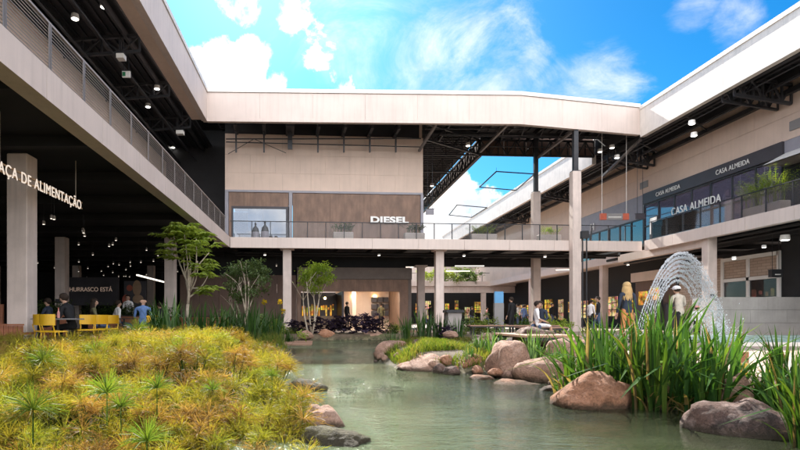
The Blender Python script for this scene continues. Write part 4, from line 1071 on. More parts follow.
# small multi-stemmed tree
def small_tree(name, label, base, Y, stems, crown, nleaf, mat, size, seed, bark='pale_bark'):
    r = random.Random(seed); bx = P(base[0], base[1], Y); t = thing(name, label, 'tree', (bx.x, bx.y, gz(bx.x, bx.y)))
    m = MB(); ends = []
    for (px, py) in stems:
        e = P(px, py, Y) + Vector((0, r.uniform(-.5, .5), 0)); s = bx + Vector((r.uniform(-.12, .12), r.uniform(-.1, .1), -.1))
        pts = limb(m, s, e, .045, .02, .14, r)
        for k in range(4):
            q = e + Vector((r.uniform(-.6, .6), r.uniform(-.6, .6), r.uniform(.2, .8))); limb(m, pts[-1 - (k % 2)], q, .018, .006, .08, r, 3); ends.append(q)
    m.build('trunk', bark, t, smooth=True)
    m = MB(); cl = []
    for k in range(34):
        px, py, rx, ry = crown; a = r.uniform(0, 2 * PI); q = math.sqrt(r.random())
        cl.append(P(px + q * rx * math.cos(a), py + q * ry * math.sin(a), Y) + Vector((0, r.uniform(-.8, .8) * rx * Y / F, 0)))
    for k in range(nleaf):
        c = r.choice(cl) + Vector((r.gauss(0, .15), r.gauss(0, .15), r.gauss(0, .1)))
        d = Vector((r.gauss(0, 1), r.gauss(0, 1), r.gauss(-.1, .6)))
        leaf_quad(m, c, d, size * r.uniform(.7, 1.3), size * .42, r)
    m.build('crown', mat, t); return t
small_tree('slender_tree', 'many stemmed slender tree with pale bare stems and a loose green crown', (243, 330), 23.5, ((232, 292), (240, 285), (250, 282), (256, 290), (228, 300), (246, 275)), (247, 281, 20, 20), 2300, 'tree_leaf_cool', .17, 41)
small_tree('slender_tree', 'small bright green tree with forked pale stems before the shop opening', (311, 333), 24.8, ((303, 292), (312, 288), (320, 290), (307, 284)), (315, 276, 15, 14), 1900, 'palm_leaf', .15, 42)
# purple-leaved shrubs
def rosette(seed, n, l, w, mat):
    r = random.Random(seed); m = MB()
    for k in range(n):
        c = Vector((r.gauss(0, .22), r.gauss(0, .18), r.uniform(.05, .72)))
        for j in range(7):
            a = r.uniform(0, 2 * PI); d = Vector((math.cos(a), math.sin(a), r.uniform(.1, 1.3)))
            leaf_quad(m, c, d, l * r.uniform(.7, 1.25), w, r)
    return m.build('purple_shrub', mat)
PR = [rosette(60 + i, 44, .20, .08, 'purple_leaf') for i in range(3)]
for i, (px, Y, sc, lab) in enumerate(((303, 25.6, .85, 'small dark purple shrub under the forked tree'), (318, 25.2, 1.1, 'purple shrub right of the forked tree'), (330, 25.6, .95, 'purple shrub in front of the dark bar opening'), (344, 25.4, 1.2, 'tall rounded purple shrub before the lit shop window'), (355, 25.1, 1.15, 'low purple shrub between the two tallest purple ones'),
        (366, 25.5, 1.3, 'tallest purple shrub near the middle of the lit shop'), (377, 25.2, 1.05, 'purple shrub at the right end of the row'), (294, 26, .9, 'purple shrub by the double column'), (447, 18.2, .7, 'purple shrub among the strap plants near the grey bin'))):
    x = XP(px, Y); loc = (x, Y, gz(x, Y) - .05)
    if i < 3: o = PR[i]; o.location = loc; o.scale = (sc,) * 3
    else: o = dup(PR[i % 3], loc, R.uniform(0, 6), scale=sc)
    tag(o, lab, 'shrub', 'dark purple shrubs on the far bank')
# green bank shrubs
def bush(seed, n, mat, spread=(.3, .3, .3), l=.12, name='green_shrub'):
    r = random.Random(seed); m = MB(); cl = [Vector((r.gauss(0, spread[0]), r.gauss(0, spread[1]), abs(r.gauss(0, spread[2])) + .05)) for _ in range(14)]
    for k in range(n):
        c = r.choice(cl) + Vector((r.gauss(0, .08), r.gauss(0, .08), r.gauss(0, .06))); leaf_quad(m, c, Vector((r.gauss(0, 1), r.gauss(0, 1), r.gauss(.3, .6))), l * r.uniform(.6, 1.3), l * .45, r)
    return m.build(name, mat)
GS = [bush(80 + i, 650, mt) for i, mt in enumerate(('tree_leaf', 'tree_leaf_lime', 'tree_leaf_cool'))]
for i, (px, Y, sc, lab) in enumerate(((298, 22.5, .9, 'green shrub at the left deck'), (271, 20.5, 1.3, 'yellowish bush below the slender trees'), (258, 21.5, 1.0, 'silvery bush left of the double column'), (392, 25.4, .8, 'green shrub left of the wooden footbridge'), (402, 27.0, .7, 'small green shrub behind the footbridge'),
        (233, 21, 1.1, 'leafy bush at the foot of the slender stemmed tree'), (246, 20, .95, 'lime bush in the middle of the left planting'), (480, 24, 1.3, 'green shrub left of the tall information totem'), (468, 25, 1.2, 'dark shrub right of the grey bin'), (520, 28, 1.2, 'shrub behind the standing dark figure'), (558, 26, 1.3, 'green shrub behind the seated couple'), (485, 27, 1.1, 'bushy shrub beside the lit far shops'))):
    x = XP(px, Y); loc = (x, Y, gz(x, Y) - .02)
    if i < 3: o = GS[i]; o.location = loc; o.scale = (sc,) * 3
    else: o = dup(GS[i % 3], loc, R.uniform(0, 6), scale=sc)
    tag(o, lab, 'shrub', 'green shrubs on the banks')
for i, (px, Y, sc, lab) in enumerate(((448, 63.6, 2.6, 'green shrub on the far gallery left of the pale passage column gap'), (461, 64, 3.2, 'largest green shrub on the far gallery seen through the passage'), (474, 63.6, 2.4, 'green shrub at the right end of the far gallery'), (429, 64, 2.4, 'green shrub on the far gallery between the two passage columns'))):
    o = dup(GS[(i + 1) % 3], (XP(px, Y), Y, ZT), R.uniform(0, 6), scale=sc); tag(o, lab, 'shrub', 'green shrubs on the far gallery')
# grass on the spit and the banks
def grass(name, n, region, hmin, hmax, seed, mats):
    r = random.Random(seed); m = MB(); k = 0; t = 0
    while k < n and t < n * 12:
        t += 1
        x, y = region(r)
        if sd(x, y) < .12: continue
        k += 1; z = gz(x, y) - .01; h = r.uniform(hmin, hmax); a = r.uniform(0, 2 * PI); b = r.uniform(0, 2 * PI); ln = r.uniform(.1, .7) * h
        m.cur = r.choices(range(len(mats)), [.75, .25][:len(mats)])[0]
        m.ribbon([(x, y, z), (x + math.cos(a) * ln * .35, y + math.sin(a) * ln * .35, z + h * .6), (x + math.cos(a) * ln, y + math.sin(a) * ln, z + h * .93)], (.012, .012, .003), (math.cos(b), math.sin(b), 0))
    return tag(m.build(name, mats), kind='stuff')
def reg_spit(r):
    while True:
        x, y = r.gauss(2.45, .55), r.gauss(11.6, 1.25)
        if noise.noise((x * 1.2, y * 1.2, 9)) > -.15: return x, y
tag(grass('grass', 6000, reg_spit, .07, .22, 3, ['grass_blade', 'blade_lime']), 'sunlit yellow green grass covering the mound on the spit', 'grass')
def reg_bank(r):
    while True:
        x, y = r.uniform(1.2, 7.5), r.uniform(6.0, 20)
        if .1 < sd(x, y) < 2.4 and x < 5.6 + (y > 12) * (y - 12) * .12 and noise.noise((x * .9, y * .9, 4)) > -.05: return x, y
tag(grass('dry_grass', 4200, reg_bank, .05, .17, 4, ['grass_blade', 'papyrus_dry']), 'sparse dry grass along the right bank between the rocks', 'grass')
def reg_left(r):
    while True:
        x, y = r.uniform(-6.3, -.6), r.uniform(12.5, 27)
        if sd(x, y) > .1 and noise.noise((x * .8, y * .8, 6)) > -.2: return x, y
tag(grass('ground_cover', 9000, reg_left, .12, .42, 6, ['grass_blade', 'blade_lime']), 'low grassy ground cover on the left bank under the trees', 'ground cover')
# ------------------------------------------------------------------ signs
RXZ = (PI / 2, 0, PI / 2); RXM = (PI / 2, 0, -PI / 2)
t = thing('hanging_sign', 'white lettered PRAÇA DE ALIMENTAÇÃO sign hung over the food hall entrance', 'sign', (-6.28, 12.2, 3.55))
text('lettering', 'PRAÇA DE ALIMENTAÇÃO', 'sign_glow', (-6.25, 10.08, 3.62), RXZ, .335, t, .006, .0, .93, 1.12)
m = MB(); m.box(-6.33, -6.29, 9.7, 14.3, 3.66, 3.70); m.box(-6.33, -6.29, 9.7, 14.3, 3.82, 3.85); m.build('carrier_bar', 'tan_wood', t)
for y in (10.6, 13.95): m = MB(); m.tube([(-6.31, y, 3.85), (-6.31, y, 4.86)], .014, 6); m.build('hanging_rod', 'rail_steel', t)
u = BU(370, VW); c = BM @ Vector((u, VW - .06, BZ(222.8, 370, VW)))
tag(text('shop_sign', 'DIESEL', 'letter_white', c, (PI / 2, 0, ANG), .50, None, .045, .022, 1.47, 1.05), 'wide white DIESEL letters on the brown upper shop wall', 'sign')
tag(text('shop_sign', 'CASA ALMEIDA', 'letter_white', (XW - .12, 31.9, 6.85), RXM, .64, None, .015, .0, .84, 1.08), 'largest white CASA ALMEIDA letters across the blue gallery shop window', 'sign')
tag(text('shop_sign', 'CASA ALMEIDA', 'letter_white', (XW - .15, 33.3, 8.32), RXM, .36, None, .01, .0, .84, 1.08), 'small CASA ALMEIDA lettering at the far end of the dark band', 'sign')
tag(text('shop_sign', 'CASA ALMEIDA', 'letter_white', (XW - .15, 28.3, 8.32), RXM, .36, None, .01, .0, .84, 1.08), 'small CASA ALMEIDA lettering at the near end of the dark band', 'sign')
tag(text('shop_sign', 'H', 'letter_white', (XW - .08, 41.4, 7.5), RXM, .75, None, .03, .01, 1.1, 1.0), 'white letter H on the grey band left of the blue shop', 'sign')
t = thing('shop_sign', 'dim CHURRASCO ESTÁ lettering on a dark board deep in the food hall', 'sign', (-15.6, 36, 2.4))
m = MB(); m.box(-17.2, -13.4, 36.05, 36.15, 1.6, 3.5); m.build('board', 'dark_band', t)
text('lettering', 'CHURRASCO ESTÁ', 'sign_dim', (-17.0, 36.03, 2.55), (PI / 2, 0, 0), .40, t, .01, .002, .93, 1.0)
t = thing('hanging_sign', 'dark hanging sign with red ends on wires in front of the right gallery', 'sign', (XP(615, 31), 31, 6.6))
x0, x1 = XP(600.5, 31), XP(629, 31); z0, z1 = ZP(219.5, 31), ZP(213.5, 31)
m = MB(); m.box(x0 + .36, x1 - .36, 31, 31.12, z0, z1); m.build('panel', 'grey_plastic', t)
for a, b in ((x0, x0 + .355), (x1 - .355, x1)): m = MB(); m.box(a, b, 30.99, 31.13, z0 - .01, z1 + .01); m.build('red_end', 'red_paint', t)
for x in (XP(602.5, 31), XP(627, 31)): m = MB(); m.tube([(x, 31.06, z1), (x, 31.06, 11.5)], .012, 5); m.build('hanging_wire', 'white_paint', t)
m = MB(); m.box(x0 + .45, x1 - .45, 30.985, 30.998, z0 + .12, z0 + .16); m.build('pale_stripe', 'white_paint', t)
def plate_sign(name, label, px0, px1, py0, py1, Y, mats, rod=None, cat='sign', th=.08):
    c = P((px0 + px1) / 2, py1, Y); t = thing(name, label, cat, tuple(c))
    m = MB(); m.box(XP(px0, Y), XP(px1, Y), Y, Y + th, ZP(py1, Y), ZP(py0, Y)); m.build('panel', mats[0], t)
    m = MB(); m.box(XP(px0, Y) - .02, XP(px1, Y) + .02, Y - .012, Y + th + .012, ZP(py0, Y) + .002, ZP(py0, Y) + .035); m.build('top_rail', 'dark_steel', t)
    if rod:
        for q in (.2, .8): m = MB(); x = XP(px0 + (px1 - px0) * q, Y); m.tube([(x, Y + th / 2, ZP(py0, Y) + .035), (x, Y + th / 2, rod)], .012, 5); m.build('hanging_rod', 'dark_steel', t)
    return t
plate_sign('hanging_sign', 'small dark grey sign plate hanging left of the blue shop window', 636, 645, 214, 219, 30.6, ['dark_band'], 11.0)
plate_sign('hanging_sign', 'small grey sign plate hanging beside the right end of the brown facade', 426, 434, 209, 214.5, 32, ['slate_band'], 11.2)
t = plate_sign('hanging_sign', 'black sign box hung in front of the shop window above the grey stone wall', 772, 783, 270, 277, 23.8, ['charcoal'], 4.64, th=.2)
m = MB(); m.box(XP(775, 23.8), XP(780.5, 23.8), 23.785, 23.798, ZP(275, 23.8), ZP(274, 23.8)); m.build('pale_stripe', 'white_paint', t)
t = plate_sign('exit_sign', 'small white and green exit sign under the left roof', 122, 130, 71, 77, 20.8, ['letter_white'], 11.3, 'exit sign')
m = MB(); m.box(XP(122.5, 20.8), XP(125.5, 20.8), 20.785, 20.798, ZP(76, 20.8), ZP(72, 20.8)); m.build('green_field', 'green_sign', t)
plate_sign('speaker_box', 'white box fixed under the left roof trusses, above the exit sign', 116, 123.5, 53, 57.5, 19.5, ['white_paint'], 11.3, 'speaker', .3)
plate_sign('speaker_box', 'white box under the left roof nearest the corner', 176, 183, 130, 133.5, 27, ['white_paint'], 11.3, 'speaker', .3)
# menu panel by the gallery
t = thing('menu_panel', 'white upright poster panel behind the right gallery railing', 'poster', (18.9, 29.9, ZT))
m = MB(); m.box(18.86, 18.92, 29.55, 30.25, ZT, ZT + 1.35); m.build('frame', 'dark_steel', t)
m = MB(); m.box(18.845, 18.858, 29.6, 30.2, ZT + .4, ZT + 1.3); m.build('poster', 'letter_white', t)
# totem
Y = 24; t = thing('information_totem', 'tall grey information totem with a blue top panel', 'sign', (XP(499, Y), Y, 0))
m = MB(); m.cbox(XP(494.5, Y), XP(504, Y), Y, Y + .16, 0, ZP(303, Y), .01); m.build('body', 'grey_plastic', t)
m = MB(); m.cbox(XP(494.8, Y), XP(503.7, Y), Y + .01, Y + .15, ZP(303, Y) + .002, ZP(291.5, Y), .01); m.build('blue_panel', 'blue_sign', t)
# garden plaque
Y = 6.3; t = thing('garden_plaque', 'small brown and yellow garden plaque hidden among the reeds', 'sign', (XP(740, Y), Y, gz(XP(740, Y), Y)))
m = MB(); m.box(XP(732, Y), XP(749, Y), Y, Y + .02, ZP(363, Y), ZP(352, Y)); m.build('brown_board', 'red_wood', t)
m = MB(); m.box(XP(733, Y), XP(748, Y), Y + .002, Y + .018, ZP(375, Y), ZP(363.3, Y)); m.build('yellow_board', 'yellow_sign', t)
m = MB(); m.tube([(XP(740, Y), Y + .03, -.2), (XP(740, Y), Y + .03, ZP(358, Y))], .012, 6); m.build('stake', 'grey_steel', t)
# ------------------------------------------------------------------ lamps
Y = 26.6; t = thing('lamp_post', 'dark twin pole lamp post with a box head before the pale tall column', 'lamp post', (XP(584.5, Y), Y, 0))
for px in (582.6, 586.6): m = MB(); m.tube([(XP(px, Y), Y, 0), (XP(px, Y), Y, ZP(238.5, Y))], .035, 8); m.build('pole', 'charcoal', t)
m = MB(); m.cbox(XP(581, Y), XP(588, Y), Y - .12, Y + .12, ZP(238.5, Y), ZP(231, Y), .02); m.build('lamp_head', 'charcoal', t)
def pendant(label=None, name='pendant_lamp'):
    t = thing(name, label, 'ceiling lamp', (0, 0, 0))
    m = MB(); m.tube([(0, 0, .06), (0, 0, .9)], .008, 4); m.build('cord', 'dark_steel', t)
    m = MB(); m.lathe([(.03, .1), (.075, .06), (.08, -.10), (.07, -.10)], n=10); m.build('shade', 'rail_steel', t)
    m = MB(); m.lathe([(.062, -.095), (.05, -.115)], n=10); m.build('bulb', 'lamp_soft', t)
    return t
pn = pendant(); grp = 'pendant lamps in the food hall'; k = 0
for i in range(46):
    Yp = R.uniform(16, 42); px = R.uniform(18, 285) if i % 3 else R.uniform(70, 165); x = XP(px, Yp)
    if x > -7.6 and Yp < 29: x = -7.8 - R.random()
    if Yp > 32.5: x = min(x, -8.8)
    z = R.uniform(3.7, 3.95); loc = (x, Yp, z)
    o = pn if k == 0 else dup(pn, loc, 0, scale=.62)
    o.location = loc; o.scale = (.62,) * 3; k += 1
    tag(o, 'small white pendant lamp hanging from the black food hall ceiling', 'ceiling lamp', grp)
def spot(label, cat='ceiling lamp'):
    t = thing('spot_lamp', label, cat, (0, 0, 0))
    m = MB(); m.lathe([(.12, .16), (.14, .0), (.13, .0)], n=12); m.build('housing', 'white_paint', t)
    m = MB(); m.lathe([(.11, -.004), (.09, -.02)], n=12); m.build('lens', 'lamp_white', t)
    return t
s0 = spot('')
first = True
for px, py, X, lab in ((75, 19, -8.2, 'round spot lamp under the left roof nearest the viewer'), (104, 7, -7.3, 'round spot lamp high at the top of the left roof'), (157, 89, -7.2, 'round spot lamp under the left roof near its edge'), (148, 107, -8.2, 'round spot lamp under the left roof just above the railing'), (173, 137, -9.0, 'round spot lamp at the far end of the left roof')):
    Yv = X * F / (px - VPX); z = ZP(py, Yv); loc = (X, Yv, min(z, 11.4))
    o = s0 if first else dup(s0, loc, 0); o.location = loc; first = False; tag(o, lab, 'ceiling lamp', 'spot lamps under the left roof')
for px, py, Y, lab in ((617, 158, 31.5, 'spot lamp under the right roof corner by the bent brace'), (692, 124, 26, 'spot lamp below the right parapet at its middle'), (694, 136, 26.5, 'lower spot lamp below the right parapet'), (612, 148, 32, 'spot lamp left of the bright parapet corner'), (600, 152, 33, 'spot lamp above the tall pale column'), (468, 133, 33, 'white box lamp under the roof above the sky opening'), (432, 186, 40, 'lamp beneath the dark roof left of the sky opening')):
    c = P(px, py, Y); c.z = min(c.z, 11.4); o = dup(s0, tuple(c), 0, scale=1.1); tag(o, lab, 'ceiling lamp', 'spot lamps under the right roof')
for i, (px, py, Y, lab) in enumerate(((379, 255.5, 30.5, 'downlight under the back gallery above the lit shop'), (464, 256, 30.5, 'downlight under the back gallery right of the pale column'), (545, 257, 30.5, 'downlight under the back gallery before the tall pale column'), (265, 255, 30.5, 'downlight under the back gallery at its left end'), (785, 240, 22, 'large downlight under the right gallery nearest the picture edge'), (764, 247.5, 23, 'small downlight under the right gallery'), (734, 259, 23, 'low downlight in front of the white window frame'), (628, 265, 33, 'downlight above the blonde woman'))):
    c = P(px, py, Y); c.z = min(c.z, 4.5); o = dup(s0, tuple(c), 0, scale=.65 if py != 240 else 1.3); tag(o, lab, 'ceiling lamp', 'downlights under the galleries')
# rectangular hanging light frames
def frame(label, corners, z, mat, group, w=.07, up=None, name='suspended_light'):
    pts = []
    for px, py in corners:
        k = (VPY - py) / F; Yv = (z - EYE) / k; pts.append(Vector((XP(px, Yv), Yv, z)))
    c = sum(pts, Vector()) / 4; t = thing(name, label, 'hanging frame', tuple(c), 0, group)
    for i in range(4): m = MB(); m.bar(pts[i], pts[(i + 1) % 4], w, w); m.build('frame_bar', mat, t)
    for p in pts: m = MB(); m.tube([p, (p.x, p.y, up)], .008, 4); m.build('suspension_wire', mat, t)
frame('thin dark rectangular frame hanging in the sky opening, the higher one', ((496.4, 171.5), (534.5, 174), (516, 190.3), (479.5, 187.2)), 10.0, 'dark_steel', 'frames hanging in the sky opening', .06, 10.25)
frame('thin dark rectangular frame hanging low in the sky opening, the farther one', ((457, 205), (487, 207.6), (471.5, 217.4), (449, 215)), 10.0, 'dark_steel', 'frames hanging in the sky opening', .06, 10.25)
frame('white rectangular light frame under the back gallery by the forked tree', ((331, 266.6), (342.5, 266.6), (341.5, 271), (327, 271.4)), 4.25, 'lamp_soft', 'light frames under the back gallery', .07, 4.66)
frame('white rectangular light frame under the back gallery above the shop sign band', ((384, 266.3), (413, 266.6), (407, 270.6), (378, 270.2)), 4.25, 'lamp_soft', 'light frames under the back gallery', .05, 4.66)
t = thing('linear_lamp', 'long white linear lamp in the dark hall left of the inner column', 'ceiling lamp', (XP(148, 27), 27, 3.2))
m = MB(); m.bar(P(137, 275, 26), P(164, 282, 28), .09, .06); m.build('light_tube', 'lamp_soft', t)
for q in ((139, 275.5, 26.2), (162, 281.5, 27.9)): c = P(*q); m = MB(); m.tube([c, (c.x, c.y, 4.86)], .008, 4); m.build('suspension_wire', 'dark_steel', t)
# far linear lights
for i, (a, b, Y, lab) in enumerate((((455, 266), (484, 266), 33.4, 'pale linear lamp high in the passage'), ((446, 271), (470, 271), 34.5, 'second pale linear lamp lower in the passage'), ((556, 270), (577, 269.5), 34.0, 'pale linear lamp right of the inner passage column'))):
    t = thing('linear_lamp', lab, 'ceiling lamp', tuple(P(*a, Y))); m = MB(); m.bar(P(*a, Y), P(*b, Y), .07, .05); m.build('light_tube', 'lamp_soft', t)
    for q in (a, b): c = P(*q, Y); m = MB(); m.tube([c, (c.x, c.y, 4.9)], .006, 4); m.build('suspension_wire', 'dark_steel', t)

# ------------------------------------------------------------------ gallery planters
def planter(label, px, Y, wpx, zb, kind, tall=.55, rz=ANG, n=26):
    x = XP(px, Y); w = wpx * Y / F; t = thing('planter_box', label, 'planter', (x, Y, zb), rz, 'planter boxes on the galleries')
    T = MW[t.name]
    m = MB(T); m.cbox(-w / 2, w / 2, -.22, .22, .0, .42, .02); m.build('box', 'planter_box', t)
    m = MB(T); r = random.Random(int(px))
    for k in range(n):
        bx, by = r.uniform(-w / 2 + .08, w / 2 - .08), r.uniform(-.14, .14); a = r.uniform(0, 2 * PI); h = tall * r.uniform(.7, 1.25); o2 = Vector((math.cos(a), math.sin(a), 0)); L = r.uniform(.2, .5) * tall * 1.2
        pts = [Vector((bx, by, .38)) + o2 * L * q ** 1.6 + Vector((0, 0, h * (q - .35 * q ** 3))) for q in (0, .35, .7, 1)]
        if kind == 'palm':
            m.ribbon(pts, (.012, .012, .01, .004), (-o2.y, o2.x, 0))
            for q in range(9):
                f = q / 9; p = pts[1].lerp(pts[3], f)
                for sg in (1, -1): leaf_quad(m, p, Vector((-o2.y, o2.x, 0)) * sg + o2 * .6 + Vector((0, 0, .1)), .16 * (1.1 - f * .4), .03, r)
        else:
            m.ribbon(pts, (.03, .04, .03, .005), (-o2.y, o2.x, 0))
            for q in range(8): leaf_quad(m, pts[1].lerp(pts[3], r.random()), Vector((r.gauss(0, 1), r.gauss(0, 1), r.gauss(.2, .5))), .15, .06, r)
    m.build('plant', 'palm_leaf' if kind == 'palm' else 'shrub_leaf', t)
yb = lambda px, v: BO.y + BU(px, v) * sA + v * cA
planter('long planter box with dark green shrub at the middle of the brown facade', 343, yb(343, .7), 20, ZT, 'shrub', .75)
planter('planter box with dark green shrub under the wide white letters', 414, yb(414, .7), 20, ZT, 'shrub', .7)
planter('widest planter box with arching palms before the sky opening', 483, yb(483, .8), 26, ZT, 'palm', .72, n=34)
planter('planter box with bright arching palms left of the tall pale column', 549, yb(549, .8), 22, ZT, 'palm', .72)
planter('planter box with tall bright palms on the right gallery by the awning', 756, 22.9, 26, ZT, 'palm', 1.75, PI / 2 * 1.0, 44)
planter('second planter box with tall bright palms on the right gallery', 776, 21.9, 22, ZT, 'palm', 1.9, PI / 2, 40)
# dark urns at the window
for i, (px, s, lab) in enumerate(((255.5, 1.0, 'dark bell shaped urn on the gallery, the left of the pair at the shop window'), (265, 1.08, 'dark bell shaped urn on the gallery, the slightly taller of the pair'))):
    Y = yb(px, 1.2); x = XP(px, Y); t = thing('bell_urn', lab, 'urn', (x, Y, ZT), 0, 'dark urns at the shop window')
    m = MB(); m.lathe([(.18 * s, 0), (.2 * s, .05), (.2 * s, .5 * s), (.15 * s, .68 * s), (.06 * s, .78 * s), (.05 * s, .86 * s)], (x, Y, ZT), 14); m.build('body', 'charcoal', t, smooth=True)
    m = MB(); m.lathe([(.03 * s, .86 * s), (.06 * s, .9 * s), (.05 * s, .97 * s), (.01, 1.02 * s)], (x, Y, ZT), 10); m.build('finial', 'charcoal', t, smooth=True)
    m = MB(); m.lathe([(.203 * s, .12), (.206 * s, .14), (.206 * s, .44 * s), (.203 * s, .46 * s)], (x, Y, ZT), 14); m.build('pale_band', 'slate_band', t, smooth=True)
for px, lab in ((271, 'small round dark pot left of the last one on the gallery'), (276, 'small round dark pot beside the white display wall')):
    Y = yb(px, 1.2); m = MB(); m.lathe([(.06, 0), (.13, .08), (.13, .17), (.07, .24), (.08, .26)], (XP(px, Y), Y, ZT), 12); tag(m.build('clay_pot', 'charcoal', origin=(XP(px, Y), Y, ZT), smooth=True), lab, 'pot', 'small pots on the gallery')

# ------------------------------------------------------------------ decks, benches, walls, fountain
def deck(name, label, x0, x1, y0, y1, z, cat='deck'):
    t = thing(name, label, cat, ((x0 + x1) / 2, y0, z - .14)); m = MB(); n = max(3, round((y1 - y0) / .14))
    for i in range(n): m.box(x0, x1, y0 + (y1 - y0) * i / n + .004, y0 + (y1 - y0) * (i + 1) / n - .004, z - .035, z)
    m.build('planks', 'deck_wood', t); m = MB(); m.box(x0 + .03, x1 - .03, y0 + .03, y0 + .09, z - .17, z - .037); m.box(x0 + .03, x0 + .09, y0 + .095, y1 - .03, z - .17, z - .037); m.box(x1 - .09, x1 - .03, y0 + .095, y1 - .03, z - .17, z - .037); m.build('beam', 'bark', t)
    for x in (x0 + .15, x1 - .2): m = MB(); m.box(x, x + .1, y0 + .1, y0 + .2, z - .6, z - .172); m.build('pile', 'bark', t)
deck('wooden_deck', 'small wooden deck jutting over the pond below the double column', XP(282, 19), XP(312, 19), 19, 21.8, ZP(344, 19))
deck('wooden_footbridge', 'low wooden footbridge at the far end of the pond', XP(383, 26.2), XP(427, 26.2), 26.2, 28.3, .1, 'footbridge')
def bench(label, x0, x1, y0, y1, z, legs, name='wooden_bench', cat='bench', back=False):
    t = thing(name, label, cat, ((x0 + x1) / 2, (y0 + y1) / 2, 0)); m = MB(); n = max(3, round((y1 - y0) / .13))
    for i in range(n): m.box(x0, x1, y0 + (y1 - y0) * i / n + .004, y0 + (y1 - y0) * (i + 1) / n - .004, z - .04, z)
    m.build('seat', 'deck_wood', t)
    m = MB(); m.box(x0 + .02, x1 - .02, y0 + .02, y0 + .06, z - .10, z - .042); m.box(x0 + .02, x1 - .02, y1 - .06, y1 - .02, z - .10, z - .042); m.build('frame', 'charcoal', t)
    for x in legs:
        for y in (y0 + .05, y1 - .1): m = MB(); m.box(x - .025, x + .025, y, y + .05, 0, z - .102); m.build('leg', 'charcoal', t)
bench('wide plank platform bench with black legs in front of the seated couple', XP(524, 9.8), XP(582, 9.8), 9.8, 11.6, .43, (XP(532, 9.8), XP(553, 9.8), XP(578, 9.8)))
bench('narrow wooden bench the couple sits on', XP(521, 17.6), XP(569, 17.6), 17.6, 18.2, .45, (XP(522.5, 17.6), XP(545, 17.6), XP(567, 17.6)))
bench('long low orange wooden bench in front of the far shops', XP(470, 23), XP(560, 23), 23, 23.5, .44, (XP(474, 23), XP(500, 23), XP(530, 23), XP(556, 23)))
Y = 22; t = thing('litter_bin', 'square grey litter bin with a dark lid beside the pale column', 'bin', (XP(454.5, Y), Y, 0))
m = MB(); m.cbox(XP(448, Y), XP(462, Y), Y, Y + .5, 0.0, ZP(312.5, Y), .02); m.build('body', 'grey_stone', t)
m = MB(); m.cbox(XP(446, Y), XP(464, Y), Y - .08, Y + .58, ZP(312.5, Y) + .002, ZP(310, Y), .015); m.build('lid', 'charcoal', t)
# grey stone wall: three courses of big blocks with a raked left end
t = thing('stone_wall', 'low grey stone block wall with a raked end beside the fountain', 'wall', (19, 22.5, 0))
X0b, X0t, X1 = XP(713, 22.5), XP(719.5, 22.5), 21.15; zt_ = ZP(297, 22.5)
for k in range(3):
    z0 = zt_ * k / 3 + (.0 if k == 0 else .004); z1 = zt_ * (k + 1) / 3 - .004; a0 = X0b + (X0t - X0b) * k / 3; a1 = X0b + (X0t - X0b) * (k + 1) / 3
    cuts = [a0] + [a0 + (X1 - a0) * q for q in ((.34, .7) if k % 2 else (.5, .85))] + [X1]
    m = MB()
    for i in range(len(cuts) - 1):
        l0 = cuts[i] + (.004 if i else 0); l1 = (cuts[i] + .004) if i else a1; r1 = cuts[i + 1] - .004
        m.add([(l0, 22.5, z0), (r1, 22.5, z0), (r1, 24.1, z0), (l0, 24.1, z0), (l1, 22.5, z1), (r1, 22.5, z1), (r1, 24.1, z1), (l1, 24.1, z1)], [(0, 3, 2, 1), (4, 5, 6, 7), (0, 1, 5, 4), (1, 2, 6, 5), (2, 3, 7, 6), (3, 0, 4, 7)])
    m.build('stone_course', 'grey_stone', t)
# fountain
t = thing('fountain', 'play fountain throwing arched white jets over a pale green basin', 'fountain', (12.6, 19.6, 0))
m = MB(); m.prism([(11.2, 14.2), (20.5, 14.2), (20.5, 21.9), (12.2, 21.9)], .012, .05); m.build('basin', 'pool_tile', t)
m = MB(); m.prism([(11.0, 13.9), (20.7, 13.9), (20.7, 14.19), (11.0, 14.19)], .012, .11); m.build('basin_rim', 'coping', t)
r = random.Random(17)
def jet(y, a, b, peak, dens, fat, rise=.5):
    """a->b in X at depth y, peak height; droplets spread as they fall"""
    m = MB(); xm = a + (b - a) * rise
    for k in range(dens):
        s = r.random() ** .9; x = a + (b - a) * s
        z = peak * (1 - ((x - xm) / ((xm - a) if x < xm else (b - xm))) ** 2)
        sp = .010 + .075 * max(0, s - .1) ** 1.2 * fat
        p = Vector((x + r.gauss(0, sp), y + r.gauss(0, sp * 1.2), max(.06, z + r.gauss(0, sp) - abs(r.gauss(0, sp * 1.2)))))
        q = r.uniform(.005, .017) * (1 if r.random() < .9 else 1.5); vx = (b - a) * .06; vz = -2 * peak * (x - xm) / (xm - a if x < xm else b - xm) ** 2 * vx
        d = Vector((vx, 0, vz)); d = d.normalized() * q * r.uniform(1, 3.2)
        s1 = Vector((0, 1, 0)) * q * .8; s2 = d.cross(s1).normalized() * q * .8
        m.add([p - d, p + s1, p + s2, p - s1, p - s2, p + d], [(0, 2, 1), (0, 3, 2), (0, 4, 3), (0, 1, 4), (5, 1, 2), (5, 2, 3), (5, 3, 4), (5, 4, 1)])
    m.build('water_jet', 'water_spray', t)['kind'] = 'stuff'
Yf = 20
for (a, b, pk, yy, dn, ft) in ((634, 730, 252.5, 20.0, 1900, .7), (636.5, 727, 256.5, 20.15, 1500, .6), (639, 723, 261, 20.3, 1700, .7), (641.5, 720, 265.5, 20.42, 1300, .6), (644, 716, 270, 20.55, 1400, .6), (646.5, 711, 275, 20.7, 1100, .55), (649, 706, 280, 20.85, 900, .55)):
    jet(yy, XP(a, yy), XP(b, yy), ZP(pk, yy), dn, ft)
m = MB()
